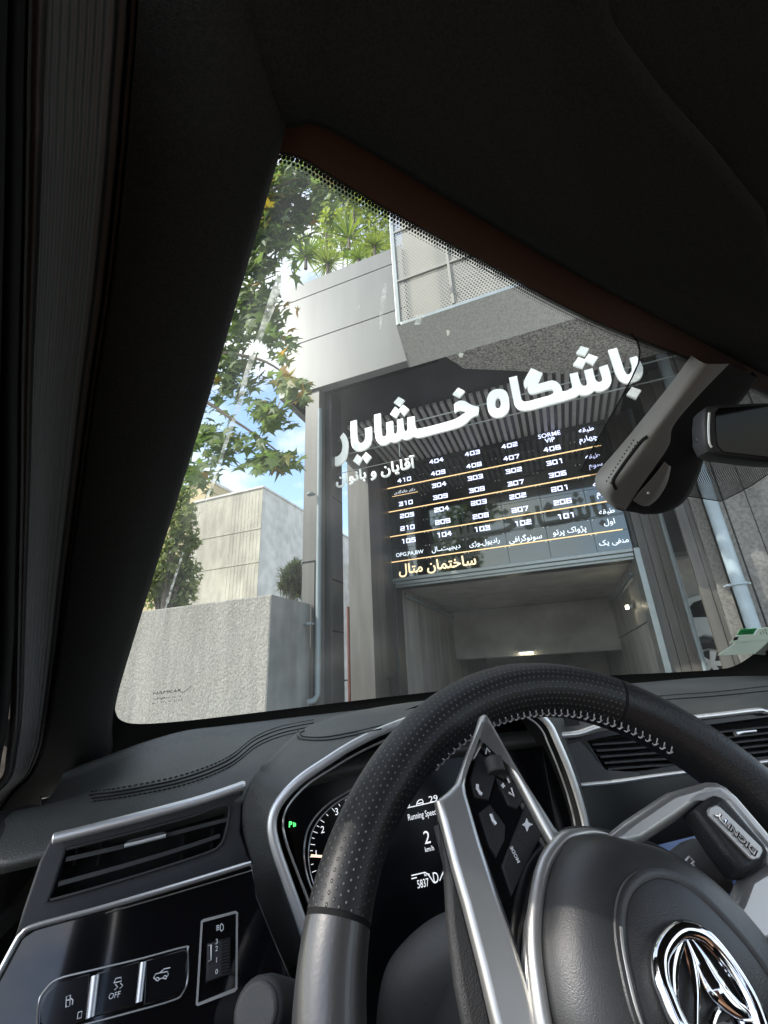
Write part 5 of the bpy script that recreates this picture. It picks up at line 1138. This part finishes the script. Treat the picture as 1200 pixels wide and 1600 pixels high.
# spoke with the switches: silver frame round a black panel
sp1 = spoke('spoke', [[(752, 1117), (757, 1113.5), (762, 1115), (768, 1124), (813, 1204), (857, 1272), (868, 1290), (878, 1301), (887, 1306), (900, 1307), (885, 1318), (868, 1330), (858, 1345), (848, 1366), (838, 1411), (833, 1472), (842, 1537), (870, 1640), (790, 1640), (774, 1600), (753, 1510), (727, 1410), (709, 1349), (692, 1282), (683, 1249), (700, 1236), (714, 1222), (722, 1202), (742, 1150)],
                      [(758, 1136), (748, 1160), (738, 1186), (731, 1211), (729, 1226), (731, 1240), (753, 1315), (779, 1393), (800, 1453), (816, 1500), (822, 1520), (822, 1490), (826, 1440), (836, 1395), (848, 1352), (858, 1338), (869, 1324), (848, 1289), (809, 1215), (768, 1147), (762, 1137)]], K['silver'], .008, HO+.006, .003)
spoke('spoke_edge', [[(683, 1250), (692, 1282), (709, 1349), (727, 1410), (753, 1510), (774, 1600), (790, 1660), (740, 1660), (715, 1540), (702, 1440), (697, 1350), (690, 1290)]], K['grain'], .008, HO-.006, .003, sp1)
swp = spoke('switch_plate', [[(758, 1128), (722, 1212), (724, 1240), (753, 1330), (805, 1480), (822, 1540), (840, 1440), (880, 1320), (850, 1275), (764, 1128)]], K['gloss2'], .008, HO-.001, .001, sp1)
for o_ in ([(760, 1141), (768, 1152), (797, 1205), (788, 1218), (779, 1212), (768, 1180), (748, 1166)], [(776, 1215), (790, 1222), (806, 1222), (822, 1246), (808, 1264), (795, 1258)], [(746, 1172), (764, 1186), (774, 1214), (764, 1250), (742, 1246), (735, 1218)], [(766, 1256), (790, 1290), (789, 1312), (776, 1340), (764, 1320), (748, 1270)], [(824, 1252), (846, 1290), (846, 1306), (818, 1360), (800, 1400), (784, 1352), (800, 1312)]):
    spoke('switch', [o_], K['black'], .004, HO+.0005, .0008, swp)
m = MB(); m.tube([PW.hit(769, 1184, HO+.003), PW.hit(776, 1208, HO+.003)], .0055, 14); m.build('scroll_wheel', K['grain'], swp, True, .001)
spoke('accent', [[(760, 1137), (744, 1170), (738, 1186), (742, 1186), (764, 1146)]], K['silver'], .003, HO+.003, .0008, swp)
def wicon(strokes, r=.0005): return icon(PW, strokes, 'white_print', swp, r, HO+.0012)
wicon([[(759, 1178), (761, 1169), (766, 1175)]]); wicon([[(795, 1238), (803, 1244), (799, 1231)]]); wicon([[(783, 1227), (789, 1228)], [(786, 1224), (786, 1231)], [(793, 1216), (796, 1223)]])
wicon([[(746, 1226), (746, 1232), (750, 1239), (753, 1241)]], .001); wicon([[(767, 1272), (770, 1281), (775, 1288)]], .001)
PWi = PW
spoke('star_mark', [[(823, 1278), (826, 1285), (833, 1288), (827, 1291), (824, 1299), (821, 1291), (816, 1288), (821, 1285)]], K['white_print'], .0006, HO+.0012, 0, swp)
text('lettering', PW, 'MODE', 804.5, 1335, None, K['white_print'], swp, dirpx=(-8, -16), off=HO+.0015, width=28, bold=.02)

# airbag cover: rounded body in a silver surround
hub_px = [(886, 1311), (924, 1304), (970, 1313), (1024, 1328), (1085, 1364), (1142, 1418), (1200, 1491), (1235, 1560), (1250, 1650), (1215, 1740), (1120, 1790), (1010, 1780), (920, 1720), (872, 1625), (852, 1540), (845, 1472), (849, 1411), (860, 1358)]
sur_px = [(872, 1320), (888, 1308), (924, 1300), (975, 1309), (1028, 1323), (1090, 1359), (1148, 1413), (1207, 1487), (1243, 1558), (1260, 1652), (1222, 1752), (1122, 1803), (1003, 1793), (909, 1729), (858, 1628), (841, 1540), (834.5, 1472), (838, 1411), (851, 1352)]
def ring_pts(L, off): return [PW.hit(x, y, off) for x, y in L]
h0 = ring_pts(hub_px, HO+.01); hc = PW.hit(1110, 1545, HO+.01)
cen_w = sum(h0, Vector())/len(h0)
rows = [[p-WN*.03 for p in h0], [p-WN*.004 for p in h0]]
for k, z in ((.985, .003), (.95, .008), (.86, .014), (.7, .019), (.5, .022), (.28, .0235), (.02, .024)): rows.append([cen_w.lerp(p, k)+WN*z for p in h0])
hub = loft('airbag_cover', rows, K['hub'], sw, 2, 4, 0, closed=True)
left_ = [(1000, 1802), (909, 1729), (858, 1628), (841, 1540), (834.5, 1472), (838, 1411), (851, 1352), (872, 1320), (888, 1308), (920, 1300), (950, 1303)]
P = crom(ring_pts(left_, HO+.008), 6); m = MB(); m.tube(P, [.0036*min(1, (len(P)-1-k)/14+.1) for k in range(len(P))], 12, up=WN); m.build('surround', K['silver'], hub)
m = MB(); m.tube([p-WN*.004 for p in crom(ring_pts(hub_px, HO-.002), 4, True)], .005, 10, closed=True); m.build('surround_base', K['grain'], hub)
# raised oval round the emblem
def hz(P):
    """height of the cover over the wheel plane at a point, from its dome"""
    v = P-cen_w; v -= WN*v.dot(WN); best = min(((p-cen_w)-WN*(p-cen_w).dot(WN)).length/max(1e-6, ((p-cen_w).normalized()).dot(v.normalized()) or 1e-6) if ((p-cen_w).normalized()).dot(v.normalized()) > .95 else 9 for p in crom(h0, 3, True)) if v.length > 1e-5 else 1
    k = min(1, v.length/best); T = [(0, .024), (.28, .0235), (.5, .022), (.7, .019), (.86, .014), (.95, .008), (1, 0)]
    for (a, b), (c, d) in zip(T, T[1:]):
        if a <= k <= c: return HO+.01+b+(d-b)*(k-a)/(c-a)
    return HO+.01
def on_hub(x, y, up=.0):
    off = HO+.03
    for _ in range(6): P = PW.hit(x, y, off); off = hz(P)
    return PW.hit(x, y, off+up)
ov = [(1024, 1364), (993, 1376), (974, 1403), (968, 1449), (976, 1510), (998, 1595), (1040, 1680), (1110, 1740), (1180, 1730), (1225, 1660), (1222, 1570), (1195, 1510), (1123, 1424), (1066, 1376)]
P = crom([on_hub(x, y, .0005) for x, y in ov], 6, True); m = MB(); m.tube(P, .0026, 10, closed=True, flat=.5, up=WN); m.build('raised_oval', K['hub'], hub)
m = MB(); m.tube([cen_w.lerp(p, .965) for p in P], .0011, 8, closed=True, up=WN); m.build('oval_groove', K['rubber'], hub)
m = MB(); m.tube([cen_w.lerp(p, 1.0)+WN*.0011 for p in P[18:62]], .0007, 8, up=WN); m.build('oval_glint', K['silver'], hub)  # silver line painted in as the glint along part of the oval
# emblem
EO = HO+.0365
em = [(1066, 1453), (1044, 1468), (1031, 1495), (1033, 1530), (1043, 1558), (1062, 1602), (1090, 1640), (1130, 1665), (1170, 1662), (1192, 1635), (1186, 1598), (1166, 1550), (1130, 1495), (1098, 1462)]
P = crom([PW.hit(x, y, EO) for x, y in em], 6, True); cE = sum(P, Vector())/len(P)
me_ = MB(); me_.tube(P, .0034, 14, closed=True, up=WN); emb = me_.build('emblem', K['chrome_bright'], hub)
m = MB(); m.prism([cE.lerp(p, .95)-WN*.004 for p in P[::2]][::1], -WN*.005); m.build('emblem_field', K['gloss2'], emb)
for pts, ww in (([(1068, 1462), (1080, 1500), (1087, 1540), (1088, 1580), (1088, 1625)], (.0012, .0022, .0016, .0012, .0008)), ([(1074, 1462), (1095, 1500), (1120, 1545), (1150, 1575), (1176, 1588)], (.0014, .004, .0052, .0035, .0012)), ([(1086, 1462), (1105, 1478), (1130, 1505), (1158, 1548), (1176, 1590)], (.001, .0014, .0016, .0014, .001)), ([(1066, 1460), (1050, 1500), (1050, 1550), (1066, 1605)], (.002, .003, .0026, .001))):
    Q = crom([PW.hit(x, y, EO) for x, y in pts], 6); rr = []
    for i in range(len(Q)): k = i/(len(Q)-1)*(len(ww)-1); a = int(min(k, len(ww)-2)); rr.append(ww[a]+(ww[a+1]-ww[a])*(k-a))
    m = MB(); m.tube(Q, rr, 12, flat=.55, up=WN); m.build('emblem_arm', K['chrome_bright'], emb)
m = MB(); m.tube(crom([PW.hit(x, y, EO-.002) for x, y in ((1112, 1600), (1120, 1580), (1135, 1572), (1150, 1580), (1160, 1600))], 5), .0012, 8); m.build('emblem_arm', K['chrome_bright'], emb)

# bottom spoke, turned up to the right, with the name plate
sp2 = spoke('spoke', [[(945, 1309), (985, 1277), (1047, 1236), (1085, 1225), (1108, 1219), (1122, 1220), (1136, 1227), (1154, 1243), (1200, 1296), (1235, 1340), (1260, 1400), (1240, 1470), (1200, 1480), (1140, 1425), (1154, 1403), (1168, 1368), (1198, 1350), (1203, 1330), (1140, 1255), (1124, 1241), (1110, 1242), (1085, 1262), (1058, 1282), (1008, 1316), (985, 1322)]], K['silver'], .012, HO+.004, .004)
plate = spoke('name_plate', [[(1088, 1264), (1108, 1247), (1120, 1240), (1132, 1244), (1150, 1262), (1200, 1320), (1204, 1332), (1198, 1350), (1182, 1364), (1172, 1367), (1160, 1362), (1130, 1325)]], K['black'], .016, HO+.009, .004, sw)
spoke('badge', [[(1106, 1266), (1109, 1261), (1119, 1257), (1126, 1261), (1190, 1323), (1193, 1330), (1188, 1341), (1178, 1344), (1172, 1341), (1108, 1274)]], K['silver'], .002, HO+.0105, .0006, plate)
text('lettering', PW, 'DIGNITY', 1149.5, 1300.5, None, K['rubber'], plate, dirpx=(-33, -33.5), off=HO+.0109, width=92, bold=.07)
text('lettering', PW, 'DIGNITY', 1149, 1300, None, K['chrome_bright'], plate, dirpx=(-33, -33.5), off=HO+.0116, width=88, bold=.02)

# rear view mirror and sensor pod
PG = gl_plane(1040, 660, (.1, .9)); PG.p = PG.p+PG.n*.03
K['pod'] = mat('pod_plastic', (.24, .233, .218), .5, spec=.5, bump=.2, bscale=900)
def pod_pt(x, y, k): return gl_pt(x, y, k, (.1, .9))
L_ = ((1078, 552), (1043, 600), (1003, 650), (983, 675), (957, 706), (931, 737), (930, 757), (941, 774))
B_ = ((1113, 553), (1066, 602), (1029, 645), (1022, 672), (1000, 702), (978, 730), (962, 760), (958, 778))
D_ = ((1172, 578), (1148, 610), (1112, 650), (1090, 695), (1074, 735), (1052, 768), (1022, 784), (1000, 789))
H_ = (.030, .031, .034, .037, .041, .044, .042, .034)
rows = [[pod_pt(a[0]-1, a[1]+1, .004), pod_pt(a[0], a[1], h*.9), pod_pt((a[0]+b[0])/2, (a[1]+b[1])/2, h), pod_pt(b[0]-2, b[1], h), pod_pt(b[0]+1, b[1]+1, h*.95)] for a, b, h in zip(L_, B_, H_)]
rows.append([p+(rows[-1][2]-p)*.25-Vector((0, .001, .002)) for p in rows[-1]])
pod = loft('sensor_pod', rows, K['pod'], car, 4, 3, 0)
rows2 = [[pod_pt(b[0], b[1]+1, h*.94), pod_pt(b[0]+6, b[1]+3, h*.9), pod_pt((b[0]+d[0])/2, (b[1]+d[1])/2, h*.9), pod_pt(d[0]-5, d[1], h*.75), pod_pt(d[0], d[1], .004)] for b, d, h in zip(B_, D_, H_)]
loft('pod_side', rows2, K['rubber'], pod, 4, 3, 0)
PO = Plane(pod_pt(965, 745, .0535), GN(*on_glass(962, 745, .1, .9)), (1, 0, 0))
_bp = BVHTree.FromPolygons([v.co[:] for v in pod.data.vertices], [p.vertices[:] for p in pod.data.polygons])
def on_pod(x, y):
    hit, nn, _, _ = _bp.ray_cast(CAM, cray(x, y).normalized())
    if hit is None: return pod_pt(x, y, .045), PO.n
    return hit, (nn if nn.dot(cray(x, y)) < 0 else -nn)
m = MB()
for k in range(13):
    for j in range(2):
        Pp, nn = on_pod(990-3.5*k+6*j, 688+5.3*k+3*j); m.tube([Pp-nn*.001, Pp+nn*.0004], .0013, 8)
m.build('speaker_holes', K['rubber'], pod)
btn = loft('lamp_button', [[pod_pt(x, y, h) for x, y, h in r] for r in (((1014, 698, .039), (1018, 701, .043), (1023, 706, .039)), ((994, 722, .041), (1004, 724, .047), (1016, 730, .042)), ((974, 744, .042), (988, 749, .0485), (1003, 752, .043)), ((966, 757, .041), (976, 762, .046), (990, 766, .041)))], K['pod'], pod, 4, 4, .001)
G_ = [on_pod(x, y) for x, y in ((1012, 682), (1002, 690), (983, 714), (966, 738), (958, 752), (962, 764))]
m = MB(); m.tube(crom([p+nn*.0004 for p, nn in G_], 5), .0026, 8); m.build('groove', K['rubber'], pod)
Pp = pod_pt(984.5, 741, .0485); m = MB(); m.tube([Pp, Pp+PO.n*.0022], [.0026, .002], 14); m.build('microphone', K['chrome'], btn)
# mirror: hangs on an arm from the pod
MR = Plane(cd(1150, 680, .52), (-.45, -.86, -.18), (1, 0, 0))
mo = [(1099, 660), (1101, 640), (1108, 633), (1125, 630.5), (1200, 628), (1420, 622), (1440, 640), (1440, 700), (1425, 722), (1300, 723), (1200, 721), (1125, 712), (1108, 704), (1101, 690)]
mir = flat('rear_view_mirror', MR, [mo], K['black'], car, .03, 0, .005, 0)
K['mirror_glass'] = mat('mirror_glass', (.004, .004, .004), .03, spec=.15)
flat('mirror_glass', MR, [[(1118, 660), (1118, 644), (1124, 637), (1200, 633), (1420, 628), (1432, 645), (1432, 698), (1420, 716), (1300, 717), (1200, 714), (1130, 706), (1121, 696)]], K['mirror_glass'], mir, .002, .0012, .0004)
m = MB(); m.tube(crom([MR.hit(x, y, .001) for x, y in ((1108, 645), (1107, 665), (1108, 690), (1112, 699))], 5), .0012, 8); m.build('rim_highlight', K['silver'], mir)
m = MB(); m.tube(crom([pod_pt(1092, 695, .02), cd(1098, 690, .55), cd(1125, 680, .545)], 5), .011, 12, flat=.6); m.build('mirror_arm', K['black'], mir)
# thing > part > sub-part and no deeper
def depth(o):
    k = 0
    while o.parent: o = o.parent; k += 1
    return k
for o in list(bpy.data.objects):
    while depth(o) > 2: o.parent = o.parent.parent
for o in bpy.data.objects:
    if 'car_base' in o: del o['car_base']
